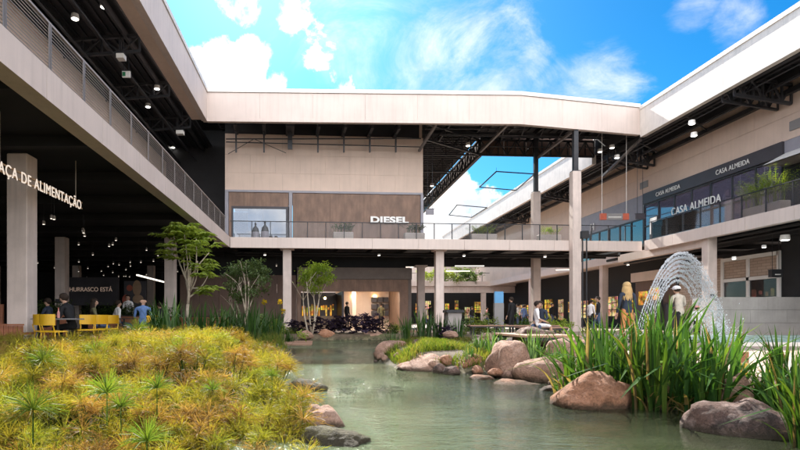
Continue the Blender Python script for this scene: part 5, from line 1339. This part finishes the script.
for k in range(260):
    p = Vector((XP(719, 20) + r.gauss(0, .22), 20 + r.gauss(0, .3), abs(r.gauss(0, .35)) + .06)); q = r.uniform(.008, .022)
    m.ball(p, q, q, q * 1.5, 5, 4)
m.build('water_splash', 'water_spray', t)['kind'] = 'stuff'
for k, yy in enumerate((20.0, 20.15, 20.3, 20.42, 20.55, 20.7, 20.85)): m = MB(); m.lathe([(.04, .05), (.04, .09), (.02, .11)], (XP(634 + k * 2.5, yy), yy, 0), 8); m.build('nozzle', 'grey_steel', t)

# ------------------------------------------------------------------ food hall furniture
def chair(mat):
    t = thing('yellow_chair', '', 'chair')
    m = MB(); m.cbox(-.21, .21, -.21, .21, .43, .46, .02); m.build('seat', mat, t)
    m = MB(); n = 8
    for i in range(n):
        a0 = -.62 + 1.24 * i / n; a1 = -.62 + 1.24 * (i + 1) / n
        p0 = (math.sin(a0) * .34, .19 - (math.cos(a0) - .8) * -.3); p1 = (math.sin(a1) * .34, .19 - (math.cos(a1) - .8) * -.3)
        m.prism([(p0[0], p0[1]), (p1[0], p1[1]), (p1[0], p1[1] + .02), (p0[0], p0[1] + .02)], .58, .82)
    m.build('backrest', mat, t)
    for sx in (-.17, .17): m = MB(); m.tube([(sx, .19, .46), (sx, .235, .6)], .014, 6); m.build('back_post', mat, t)
    for sx in (-1, 1):
        for sy in (-1, 1): m = MB(); m.tube([(sx * .17, sy * .17, .43), (sx * .21, sy * .22, 0)], [.018, .013], 6); m.build('leg', mat, t)
    return t
ch = chair('yellow_plastic')
for i, (px, Y, rz, lab) in enumerate(((87, 13.2, .3, 'yellow chair nearest the seated diner in black'), (98, 13.6, .1, 'yellow chair second from the diner in black, its back turned to the pond'), (108, 14.6, -.2, 'yellow chair next to the diner in the white shirt'), (47, 12.0, 2.6, 'yellow chair tucked behind the big stone column'), (54, 11.6, 2.9, 'yellow chair at the dark table in front of the diner in black'), (152, 17.5, .2, 'yellow chair right of the blue shirted diner'))):
    loc = (XP(px, Y), Y, .012)
    o = ch if i == 0 else dup(ch, loc, rz); o.location = loc; o.rotation_euler = (0, 0, rz); tag(o, lab, 'chair', 'yellow chairs in the food hall')
def table(label, x, y, w, d, mat='charcoal', h=.74):
    t = thing('dining_table', label, 'table', (x, y, .012)); m = MB(); m.cbox(x - w / 2, x + w / 2, y - d / 2, y + d / 2, h - .03, h, .01); m.build('tabletop', mat, t)
    m = MB(); m.tube([(x, y, .03), (x, y, h - .03)], .035, 8); m.build('pedestal', 'charcoal', t); m = MB(); m.lathe([(.24, .012), (.24, .025), (.05, .045)], (x, y, 0), 14); m.build('foot', 'charcoal', t)
table('dark dining table in front of the diner in black', XP(58, 12.6), 12.6, .95, .7, 'grey_plastic'); table('dark round based table by the diner in the white shirt', XP(124, 18.7), 18.7, .7, .7); table('small table behind the yellow chairs', XP(99, 15.2), 15.2, .8, .7)
t = thing('bottle', 'small red and white bottle on the dark dining table', 'bottle', (XP(58.5, 12.5), 12.5, .752))
m = MB(); m.lathe([(.03, .752), (.03, .88), (.012, .93), (.012, .97)], (XP(58.5, 12.5), 12.5, 0), 10); m.build('glass_body', 'pink_cloth', t); m = MB(); m.lathe([(.014, .97), (.014, .99)], (XP(58.5, 12.5), 12.5, 0), 8); m.build('cap', 'red_paint', t)
t = thing('booth_bench', 'red wooden slatted booth bench left of the big stone column', 'bench', (XP(8, 12), 12, .012))
x0, x1 = XP(-20, 11.6), XP(22.5, 11.6)
m = MB()
for i in range(9): m.box(x0 + (x1 - x0) * i / 9 + .005, x0 + (x1 - x0) * (i + 1) / 9 - .005, 11.6, 11.64, .05, .58)
m.build('back_panel', 'red_wood', t); m = MB(); m.box(x0, x1, 11.645, 12.1, .38, .43); m.build('seat', 'red_wood', t); m = MB(); m.box(x0 - .005, x1 + .005, 11.58, 11.66, .585, .62); m.build('cap_rail', 'red_wood', t)
t = thing('booth_bench', 'tall red wooden booth end panel at the left picture edge', 'bench', (XP(0, 13.5), 13.5, .012))
m = MB(); m.box(XP(-14, 13.5), XP(2.5, 13.5), 13.5, 13.56, .05, 1.1); m.build('back_panel', 'red_wood', t); m = MB(); m.box(XP(-14, 13.5), XP(2, 13.5), 13.57, 14.0, .38, .44); m.build('seat', 'red_wood', t)
for i, (a, b, Y, h, lab) in enumerate(((88, 166, 22.5, .86, 'long red wooden serving counter behind the yellow chairs'), (40, 66, 18.5, .9, 'short red wooden counter between the two stone columns'), (166, 230, 24.6, .84, 'red wooden counter behind the big leaved tree'))):
    t = thing('serving_counter', lab, 'counter', (XP((a + b) / 2, Y), Y, .012)); m = MB(); x0, x1 = XP(a, Y), XP(b, Y); n = max(4, int((x1 - x0) / .35))
    for k in range(n): m.box(x0 + (x1 - x0) * k / n + .006, x0 + (x1 - x0) * (k + 1) / n - .006, Y, Y + .05, .05, h - .04)
    m.build('front_panel', 'red_wood', t); m = MB(); m.box(x0 - .03, x1 + .03, Y - .05, Y + .5, h - .038, h); m.build('counter_top', 'charcoal', t)
HB = [bush(120 + i, 240, 'shrub_leaf', (.22, .12, .16), .11, 'herb_shrub') for i in range(3)]
k = 0
for (a, b, Y, h) in ((90, 165, 22.7, .86), (41, 65, 18.7, .9)):
    px = a
    while px < b:
        loc = (XP(px, Y), Y, h - .02); o = HB[k] if k < 3 else dup(HB[k % 3], loc, R.uniform(0, 6)); o.location = loc
        tag(o, 'dark green herb plant in the row on top of a red wooden counter', 'herb plant', 'herb plants along the counters'); k += 1; px += 6.5
# mural
Y = 33.6; t = thing('wall_mural', 'dim orange and cream mural panel deep in the food hall', 'mural', (XP(137, Y), Y, 1.2))
m = MB(); m.box(XP(124, Y), XP(146, Y), Y, Y + .1, ZP(312, Y), ZP(281, Y)); m.build('panel', 'dark_band', t)
m = MB(); m.ball(P(129.5, 288, Y - .01), .2, .02, .2); m.ball(P(126, 300, Y - .01), .25, .02, .35); m.build('orange_shape', 'red_paint', t)
m = MB(); m.ball(P(137, 288, Y - .01), .28, .02, .5, 12, 8); m.ball(P(138, 299, Y - .01), .35, .02, .28, 12, 8); m.build('cream_shape', 'tan_wood', t)
for px, Y in ((45, 20.0), (115, 20.5), (118, 20.5)):
    pass
# wall box on the second column
tag(MB().cbox(XP(55.5, 25.3), XP(61, 25.3), 25.25, 25.395, ZP(303, 25.3), ZP(299, 25.3), .01).build('electric_box', 'charcoal', origin=(XP(58, 25.3), 25.3, ZP(303, 25.3))), 'small black box fixed to the second brown stone column', 'electric box')
tag(MB().cbox(XP(711.5, 25.2), XP(715, 25.2), 25.2, 25.295, ZP(298, 25.2), ZP(294, 25.2), .01).build('electric_box', 'charcoal', origin=(XP(713, 25.2), 25.2, ZP(298, 25.2))), 'small dark box on the pale column beside the fountain', 'electric box')

# ------------------------------------------------------------------ people
def person(label, loc, rz, pose='stand', h=1.7, top='white_cloth', legs='jeans', hair='dark_hair', hairstyle='short', skin='skin', sleeves=True, cap=None, group=None, lean=0.0, lower=None, armpose='down', sx=1.0):
    s = h / 1.7; V = []; E = []; Rr = []; Z = []
    def v(x, y, z, r): V.append(Vector((x * sx, y, z)) * s); Rr.append(r * s); return len(V) - 1
    def e(a, b, z): E.append((a, b)); Z.append(z)
    sit = pose == 'sit'
    hip = .53 if sit else .93
    def tp(x, y, z): # torso lean about the hip
        dz = z - hip; return (x, y + dz * math.sin(lean), hip + dz * math.cos(lean))
    pel = v(0, 0, hip, .135); wa = v(*tp(0, .0, hip + .18), .118); chst = v(*tp(0, -.01, hip + .38), .145); up = v(*tp(0, -.01, hip + .50), .11); nk = v(*tp(0, .01, hip + .575), .055)
    hd0 = v(*tp(0, .02, hip + .64), .075); hd1 = v(*tp(0, .025, hip + .72), .098); hd2 = v(*tp(0, .01, hip + .785), .075)
    e(pel, wa, top); e(wa, chst, top); e(chst, up, top); e(up, nk, skin); e(nk, hd0, skin); e(hd0, hd1, skin); e(hd1, hd2, skin)
    nose = v(*tp(0, .135, hip + .70), .014); e(hd1, nose, skin)
    for sg in (-1, 1): ear = v(*tp(sg * .105, .02, hip + .705), .016); e(hd1, ear, skin)
    for sg in (-1, 1):
        sh = v(*tp(sg * .185, -.01, hip + .485), .064); e(up, sh, top)
        if armpose == 'table': el = tp(sg * .24, .10, hip + .22); hn = tp(sg * .12, .33, hip + .20)
        elif armpose == 'front': el = tp(sg * .25, .05, hip + .22); hn = tp(sg * .10, .22, hip + .16)
        elif armpose == 'hip': el = tp(sg * .34, -.06, hip + .24); hn = tp(sg * .20, .02, hip + .03)
        elif armpose == 'lap': el = tp(sg * .24, .04, hip + .21); hn = tp(sg * .12, .26, hip + .12)
        else: el = tp(sg * .235, -.02, hip + .20); hn = tp(sg * .25, .06, hip - .04)
        ev = v(*el, .042); hv = v(*hn, .029); mat_a = top if sleeves else skin
        e(sh, ev, top); e(ev, hv, mat_a)
        d = (Vector(hn) - Vector(el)).normalized(); side = d.cross(Vector((0, 0, 1)))
        if side.length < .3: side = Vector((0, 1, 0))
        side.normalize(); H = Vector(hn)
        palm = v(*(H + d * .07), .034); e(hv, palm, skin)
        for f in range(4):
            b = H + d * .105 + side * (f - 1.5) * .02; ln = (.055, .068, .072, .06)[f]
            f1 = v(*b, .010); f2 = v(*(b + d * ln * .6 + Vector((0, 0, -.008))), .009); f3 = v(*(b + d * ln + Vector((0, 0, -.025))), .007); e(palm, f1, skin); e(f1, f2, skin); e(f2, f3, skin)
        t1 = v(*(H + d * .05 + side * sg * .04), .010); t2 = v(*(H + d * .09 + side * sg * .05), .008); e(palm, t1, skin); e(t1, t2, skin)
        lg = lower or legs
        if sit: hp = v(sg * .09, .02, hip - .0, .095); kn = v(sg * .13, .43, hip - .03, .062); an = v(sg * .12, .40 + .05 * sg, .09, .042); to = (sg * .13, .55 + .05 * sg, .04)
        elif pose == 'walk': hp = v(sg * .09, 0, .88, .095); kn = v(sg * .10, .10 * sg + .05, .49, .062); an = v(sg * .10, .22 * sg - .08, .09, .042); to = (sg * .11, .22 * sg + .06, .04)
        else: hp = v(sg * .09, 0, .88, .095); kn = v(sg * .105, .02, .49, .062); an = v(sg * .11, -.01, .09, .042); to = (sg * .13, .13, .04)
        tv = v(*to, .034)
        e(pel, hp, legs); e(hp, kn, legs); e(kn, an, lg); e(an, tv, 'shoe')
    me = bpy.data.meshes.new('person'); me.from_pydata(V, E, []); o = bpy.data.objects.new('person', me); COL.objects.link(o)
    md = o.modifiers.new('skin', 'SKIN'); md.use_smooth_shade = True; md.branch_smoothing = .4
    for i, d in enumerate(me.skin_vertices[0].data): d.radius = (Rr[i] * (1.18 if i in (pel, wa, chst, up) else 1.0), Rr[i] * (.86 if i in (pel, wa, chst, up) else 1.0)); d.use_root = (i == pel)
    sb = o.modifiers.new('sub', 'SUBSURF'); sb.levels = 1; sb.render_levels = 1
    dg = bpy.context.evaluated_depsgraph_get(); nm = bpy.data.meshes.new_from_object(o.evaluated_get(dg)); o.modifiers.clear(); o.data = nm; nm.name = 'person'
    ms = []
    for z in Z:
        if z not in ms: ms.append(z)
    nm.materials.clear()
    for z in ms: nm.materials.append(MATS[z])
    for p in nm.polygons:
        c = p.center; best = (1e9, 0)
        for (a, b), z in zip(E, Z):
            A, B_ = V[a], V[b]; ab = B_ - A; q = max(0, min(1, (c - A).dot(ab) / max(1e-9, ab.length_squared))); dd = (c - A - ab * q).length - (Rr[a] * (1 - q) + Rr[b] * q)
            if dd < best[0]: best = (dd, ms.index(z))
        p.material_index = best[1]; p.use_smooth = True
    o.location = loc; o.rotation_euler = (0, 0, rz); MW[o.name] = Matrix.Translation(Vector(loc)) @ Matrix.Rotation(rz, 4, 'Z')
    tag(o, label, 'person', group)
    T = MW[o.name]; hc = Vector(V[hd1])
    m = MB(T)
    if hairstyle != 'bald':
        m.ball(hc + Vector((0, -.018, .022)) * s, .108 * s, .115 * s, .105 * s, 14, 10)
    if hairstyle == 'long':
        for k in range(46):
            a = PI * (1.0 + k / 45); x = math.cos(a) * .10 * s; y = math.sin(a) * .105 * s
            q = hc + Vector((x, y - .01, .03 * s)); ln = (.36 + .1 * math.sin(k * 2.3)) * s
            w = .034 * s; dirx = Vector((-math.sin(a), math.cos(a), 0))
            m.ribbon([q, q + Vector((x * .35, y * .25, -ln * .4)), q + Vector((x * .5, y * .2 - .015, -ln * .75)), q + Vector((x * .35 + R.uniform(-.02, .02), y * .15 - .01, -ln))], (w, w * 1.2, w, w * .3), dirx)
    if m.v:
        # keep the face clear: cut the cap back from the front
        hobj = m.build('hair', hair, o, smooth=True)
        bm = bmesh.new(); bm.from_mesh(hobj.data); geo = [f for f in bm.faces if f.calc_center_median().y > hc.y + .045 * s and f.calc_center_median().z < hc.z + .065 * s]
        bmesh.ops.delete(bm, geom=geo, context='FACES'); bm.to_mesh(hobj.data); bm.free()
    ey = MB(T)
    for sg in (-1, 1): ey.ball(hc + Vector((sg * .034, .091, .002)) * s, .011 * s, .007 * s, .008 * s, 6, 5)
    ey.build('eyes', 'dark_hair', o)
    mo = MB(T); mo.ball(hc + Vector((0, .088, -.062)) * s, .022 * s, .010 * s, .006 * s, 8, 5); mo.build('mouth', 'pink_cloth', o)
    if cap:
        m = MB(T); m.ball(hc + Vector((0, -.008, .045)) * s, .122 * s, .128 * s, .095 * s, 14, 8)
        f = hc + Vector((0, .10, .04)) * s; m.prism([(f.x - .08 * s, f.y - .02 * s), (f.x + .08 * s, f.y - .02 * s), (f.x + .06 * s, f.y + .09 * s), (f.x - .06 * s, f.y + .09 * s)], f.z, f.z + .014 * s); m.build('cap', cap, o, smooth=True)
    return o
XA = lambda px, Y, z=.012: (XP(px, Y), Y, z)
person('blonde woman in a dark jacket and orange trousers standing with her back turned', XA(627, 15.2), .05, 'stand', 1.70, 'denim_jacket', 'orange_cloth', 'blonde_hair', 'long')
person('man in a white cap and beige jacket seen from behind at the fountain', XA(680, 17.6), .1, 'walk', 1.74, 'beige_cloth', 'black_cloth', 'dark_hair', 'short', lean=.18, cap='white_cloth', armpose='front')
person('child in a white top and pink hat by the fountain', XA(697, 18.6), -.3, 'stand', 1.12, 'white_cloth', 'black_cloth', 'dark_hair', 'short', cap='pink_cloth')
person('seated woman in a white top with bare legs on the narrow bench', XA(537, 17.75), -1.9, 'sit', 1.62, 'white_cloth', 'white_cloth', 'dark_hair', 'short', sleeves=False, lower='skin', armpose='lap')
person('dark haired companion in grey leaning beside the woman in white', XA(541.5, 17.95), 2.3, 'sit', 1.64, 'denim_jacket', 'jeans', 'dark_hair', 'short', lean=.15, armpose='lap')
person('person all in black standing left of the wooden benches', XA(511.5, 24), .6, 'stand', 1.62, 'black_cloth', 'black_cloth', 'dark_hair', 'short')
person('diner dressed in black leaning over the dark table', XA(73, 12.9), 1.35, 'sit', 1.72, 'black_cloth', 'black_cloth', 'dark_hair', 'short', lean=.35, armpose='table')
person('diner in a white shirt sitting with elbows out', XA(118, 19.2), -.9, 'sit', 1.72, 'white_cloth', 'jeans', 'dark_hair', 'short', armpose='hip')
person('balding diner in a blue shirt with his back turned', XA(143, 18.2), .15, 'sit', 1.78, 'blue_cloth', 'jeans', 'grey_hair', 'bald', armpose='lap', sleeves=False, sx=1.15)
person('diner in grey sitting between the two stone columns, seen from the side', XA(48, 16.8), 1.5, 'sit', 1.7, 'denim_jacket', 'black_cloth', 'dark_hair', 'short', armpose='table')
person('long haired diner in an olive top at the small table behind the yellow chairs', XA(94, 16.2), -1.2, 'sit', 1.66, 'olive_cloth', 'jeans', 'dark_hair', 'long', armpose='table')
person('diner in black near the long red counter, right of the blue shirt', XA(160, 21.5), .8, 'sit', 1.7, 'black_cloth', 'jeans', 'dark_hair', 'short', armpose='lap')
person('waiter in a white top standing behind the long red counter', XA(128, 24), 3.0, 'stand', 1.72, 'white_cloth', 'black_cloth', 'dark_hair', 'short')
person('person in dark clothes half hidden by the reeds near the menu screens', XA(598, 24.5), 1.2, 'walk', 1.66, 'black_cloth', 'jeans', 'dark_hair', 'short')
person('person with white top behind the lamp post poles', XA(591, 29), -1.2, 'stand', 1.68, 'white_cloth', 'black_cloth', 'dark_hair', 'short')
person('dark silhouetted visitor at the left side of the lit shop', XA(347, 34.5), -1.0, 'stand', 1.72, 'black_cloth', 'black_cloth', 'dark_hair', 'short')
person('dark silhouetted visitor in the middle of the lit shop', XA(381, 36.5), .2, 'stand', 1.7, 'olive_cloth', 'black_cloth', 'dark_hair', 'short')
for px, Y, tp_, pose, lab in ((430, 40, 'black_cloth', 'stand', 'distant dark figure left of the pale passage column'), (425, 44, 'white_cloth', 'walk', 'distant walker in white left of the pale passage column'), (518, 38, 'white_cloth', 'stand', 'distant figure in white right of the standing dark person'), (524, 41, 'blue_cloth', 'walk', 'distant walker in blue before the yellow shops'), (472, 48, 'black_cloth', 'stand', 'distant dark figure left of the totem'), (487, 50, 'pink_cloth', 'walk', 'distant walker in pink beside the totem'), (552, 36, 'black_cloth', 'stand', 'dark figure deep in the right passage')):
    person(lab, XA(px, Y), R.uniform(0, 6), pose, 1.68, tp_, 'jeans', 'dark_hair', 'short')
# ------------------------------------------------------------------ sky, sun, camera
w = bpy.data.worlds.new('World'); scene.world = w; w.use_nodes = True
t = w.node_tree; t.nodes.clear()
EL = math.radians(38); AZ = math.radians(7)
S = Vector((-math.sin(AZ) * math.cos(EL), math.cos(AZ) * math.cos(EL), math.sin(EL)))
sky = t.nodes.new('ShaderNodeTexSky'); sky.sky_type = 'NISHITA'; sky.sun_disc = False
sky.sun_elevation = EL; sky.sun_rotation = -AZ; sky.air_density = 1.0; sky.dust_density = .55; sky.ozone_density = 2.0
hs = N(t, 'ShaderNodeHueSaturation', Saturation=1.55, Value=SKY_V)
t.links.new(sky.outputs[0], hs.inputs['Color'])
skyc = mixc(t, 1.0, hs.outputs[0], (.42, 1.0, 1.08), 'MULTIPLY')
tc = t.nodes.new('ShaderNodeTexCoord'); gen = tc.outputs['Generated']
sep = t.nodes.new('ShaderNodeSeparateXYZ'); t.links.new(gen, sep.inputs[0])
def M2(op, a, b=None, c=None, clamp=False):
    n = t.nodes.new('ShaderNodeMath'); n.operation = op; n.use_clamp = clamp
    for i, v in enumerate((a, b, c)):
        if v is None: continue
        if hasattr(v, 'is_output'): t.links.new(v, n.inputs[i])
        else: n.inputs[i].default_value = v
    return n.outputs[0]
zc = M2('ADD', M2('MAXIMUM', sep.outputs[2], 0.0), .18)
cmb = t.nodes.new('ShaderNodeCombineXYZ')
t.links.new(M2('DIVIDE', sep.outputs[0], zc), cmb.inputs[0]); t.links.new(M2('DIVIDE', sep.outputs[1], zc), cmb.inputs[1])
puff = noise_tex(t, 9.0, 9, .62, gen, .25)
wisp = noise_tex(t, 3.1, 8, .66, cmb.outputs[0], .9)
def blob(px, py, rad, amp=1.0):
    d = Vector(((px - VPX) / F, 1, (VPY - py) / F)).normalized()
    vm = t.nodes.new('ShaderNodeVectorMath'); vm.operation = 'DISTANCE'; nv = t.nodes.new('ShaderNodeVectorMath'); nv.operation = 'NORMALIZE'
    t.links.new(gen, nv.inputs[0]); t.links.new(nv.outputs[0], vm.inputs[0]); vm.inputs[1].default_value = d
    r = rad / F / Vector(((px - VPX) / F, 1, (VPY - py) / F)).length
    mr = t.nodes.new('ShaderNodeMapRange'); mr.interpolation_type = 'SMOOTHSTEP'
    mr.inputs[1].default_value = r * 1.25; mr.inputs[2].default_value = r * .25; mr.inputs[3].default_value = 0; mr.inputs[4].default_value = amp
    t.links.new(vm.outputs['Value'], mr.inputs[0]); return mr.outputs[0]
bs = None
for args in ((222, 72, 40), (250, 66, 34), (200, 78, 40), (276, 82, 24, .8), (325, 52, 34, .72), (342, 80, 28, .75), (292, 8, 36, .5), (238, -4, 40, .6), (446, 214, 44, .95), (478, 222, 40, .8), (432, 226, 36, .9)):
    b = blob(*args); bs = b if bs is None else M2('MAXIMUM', bs, b)
bw = None
for args in ((600, 85, 60, .6), (560, 92, 50, .5), (450, 70, 120, .62), (475, 45, 55, .5), (695, 10, 40, .55), (735, 20, 40, .6), (530, 60, 36, .5), (380, 10, 150, .5), (760, 30, 20, .3)):
    b = blob(*args); bw = b if bw is None else M2('MAXIMUM', bw, b)
cum = t.nodes.new('ShaderNodeMapRange'); cum.interpolation_type = 'SMOOTHSTEP'; cum.inputs[1].default_value = .92; cum.inputs[2].default_value = 1.06
t.links.new(M2('ADD', M2('MULTIPLY', bs, .8), M2('MULTIPLY_ADD', puff, 2.0, -.5)), cum.inputs[0])
wis = t.nodes.new('ShaderNodeMapRange'); wis.interpolation_type = 'SMOOTHSTEP'; wis.inputs[1].default_value = .72; wis.inputs[2].default_value = 1.20; wis.inputs[4].default_value = .72
t.links.new(M2('ADD', M2('MULTIPLY', bw, .75), wisp), wis.inputs[0])
# unseen broken cloud added behind the viewer and to the sides as fill light
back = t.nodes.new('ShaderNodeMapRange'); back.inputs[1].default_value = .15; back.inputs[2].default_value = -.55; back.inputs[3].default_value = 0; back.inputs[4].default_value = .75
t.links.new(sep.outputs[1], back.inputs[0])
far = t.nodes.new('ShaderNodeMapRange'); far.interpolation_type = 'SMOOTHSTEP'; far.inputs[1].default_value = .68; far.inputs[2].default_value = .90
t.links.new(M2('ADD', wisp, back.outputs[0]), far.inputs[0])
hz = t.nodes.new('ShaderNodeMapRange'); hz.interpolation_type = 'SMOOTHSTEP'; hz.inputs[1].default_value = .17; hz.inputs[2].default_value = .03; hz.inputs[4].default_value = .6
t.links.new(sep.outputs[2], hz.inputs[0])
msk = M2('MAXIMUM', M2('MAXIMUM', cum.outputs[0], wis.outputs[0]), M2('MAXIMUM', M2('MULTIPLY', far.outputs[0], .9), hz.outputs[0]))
shade = ramp(t, noise_tex(t, 13, 7, .62, gen), [(.36, (.60, .68, .80)), (.56, (1, 1, 1))])
lit = t.nodes.new('ShaderNodeMapRange'); lit.interpolation_type = 'SMOOTHSTEP'; lit.inputs[1].default_value = .45; lit.inputs[2].default_value = -.25; lit.inputs[3].default_value = .40; lit.inputs[4].default_value = 1.08  # unseen clouds behind the viewer made brighter, to light the shaded fronts
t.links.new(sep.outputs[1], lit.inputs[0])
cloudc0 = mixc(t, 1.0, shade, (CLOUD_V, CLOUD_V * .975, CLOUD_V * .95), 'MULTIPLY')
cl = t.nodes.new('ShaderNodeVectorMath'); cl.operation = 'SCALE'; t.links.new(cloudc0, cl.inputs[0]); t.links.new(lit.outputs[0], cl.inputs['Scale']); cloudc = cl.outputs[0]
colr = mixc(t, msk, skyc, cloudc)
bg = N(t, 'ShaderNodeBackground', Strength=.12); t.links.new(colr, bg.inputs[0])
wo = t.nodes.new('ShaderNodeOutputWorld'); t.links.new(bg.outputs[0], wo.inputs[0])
ld = bpy.data.lights.new('sun', 'SUN'); ld.energy = SUN_E; ld.angle = math.radians(.5); ld.color = (1, .95, .86)
lo = bpy.data.objects.new('sun', ld); COL.objects.link(lo); lo.rotation_euler = S.to_track_quat('Z', 'Y').to_euler(); lo.location = (0, 0, 60)
cd = bpy.data.cameras.new('camera'); cd.lens = 24; cd.sensor_width = 36; cd.shift_x = (400 - VPX) / 800; cd.shift_y = (VPY - 225) / 800; cd.clip_end = 3000; cd.clip_start = .05
co = bpy.data.objects.new('camera', cd); COL.objects.link(co); co.location = (0, 0, EYE); co.rotation_euler = (PI / 2, 0, 0); scene.camera = co
vs = scene.view_settings; vs.view_transform = 'Standard'; vs.look = 'None'; vs.gamma = 1; vs.exposure = EXPO; vs.use_curve_mapping = False
scene.render.engine = 'CYCLES'
cy = scene.cycles; cy.use_adaptive_sampling = True; cy.adaptive_threshold = .02; cy.max_bounces = 6; cy.diffuse_bounces = 4; cy.transparent_max_bounces = 12; cy.glossy_bounces = 3; cy.caustics_reflective = False; cy.caustics_refractive = False; cy.use_denoising = True; cy.sample_clamp_indirect = 6
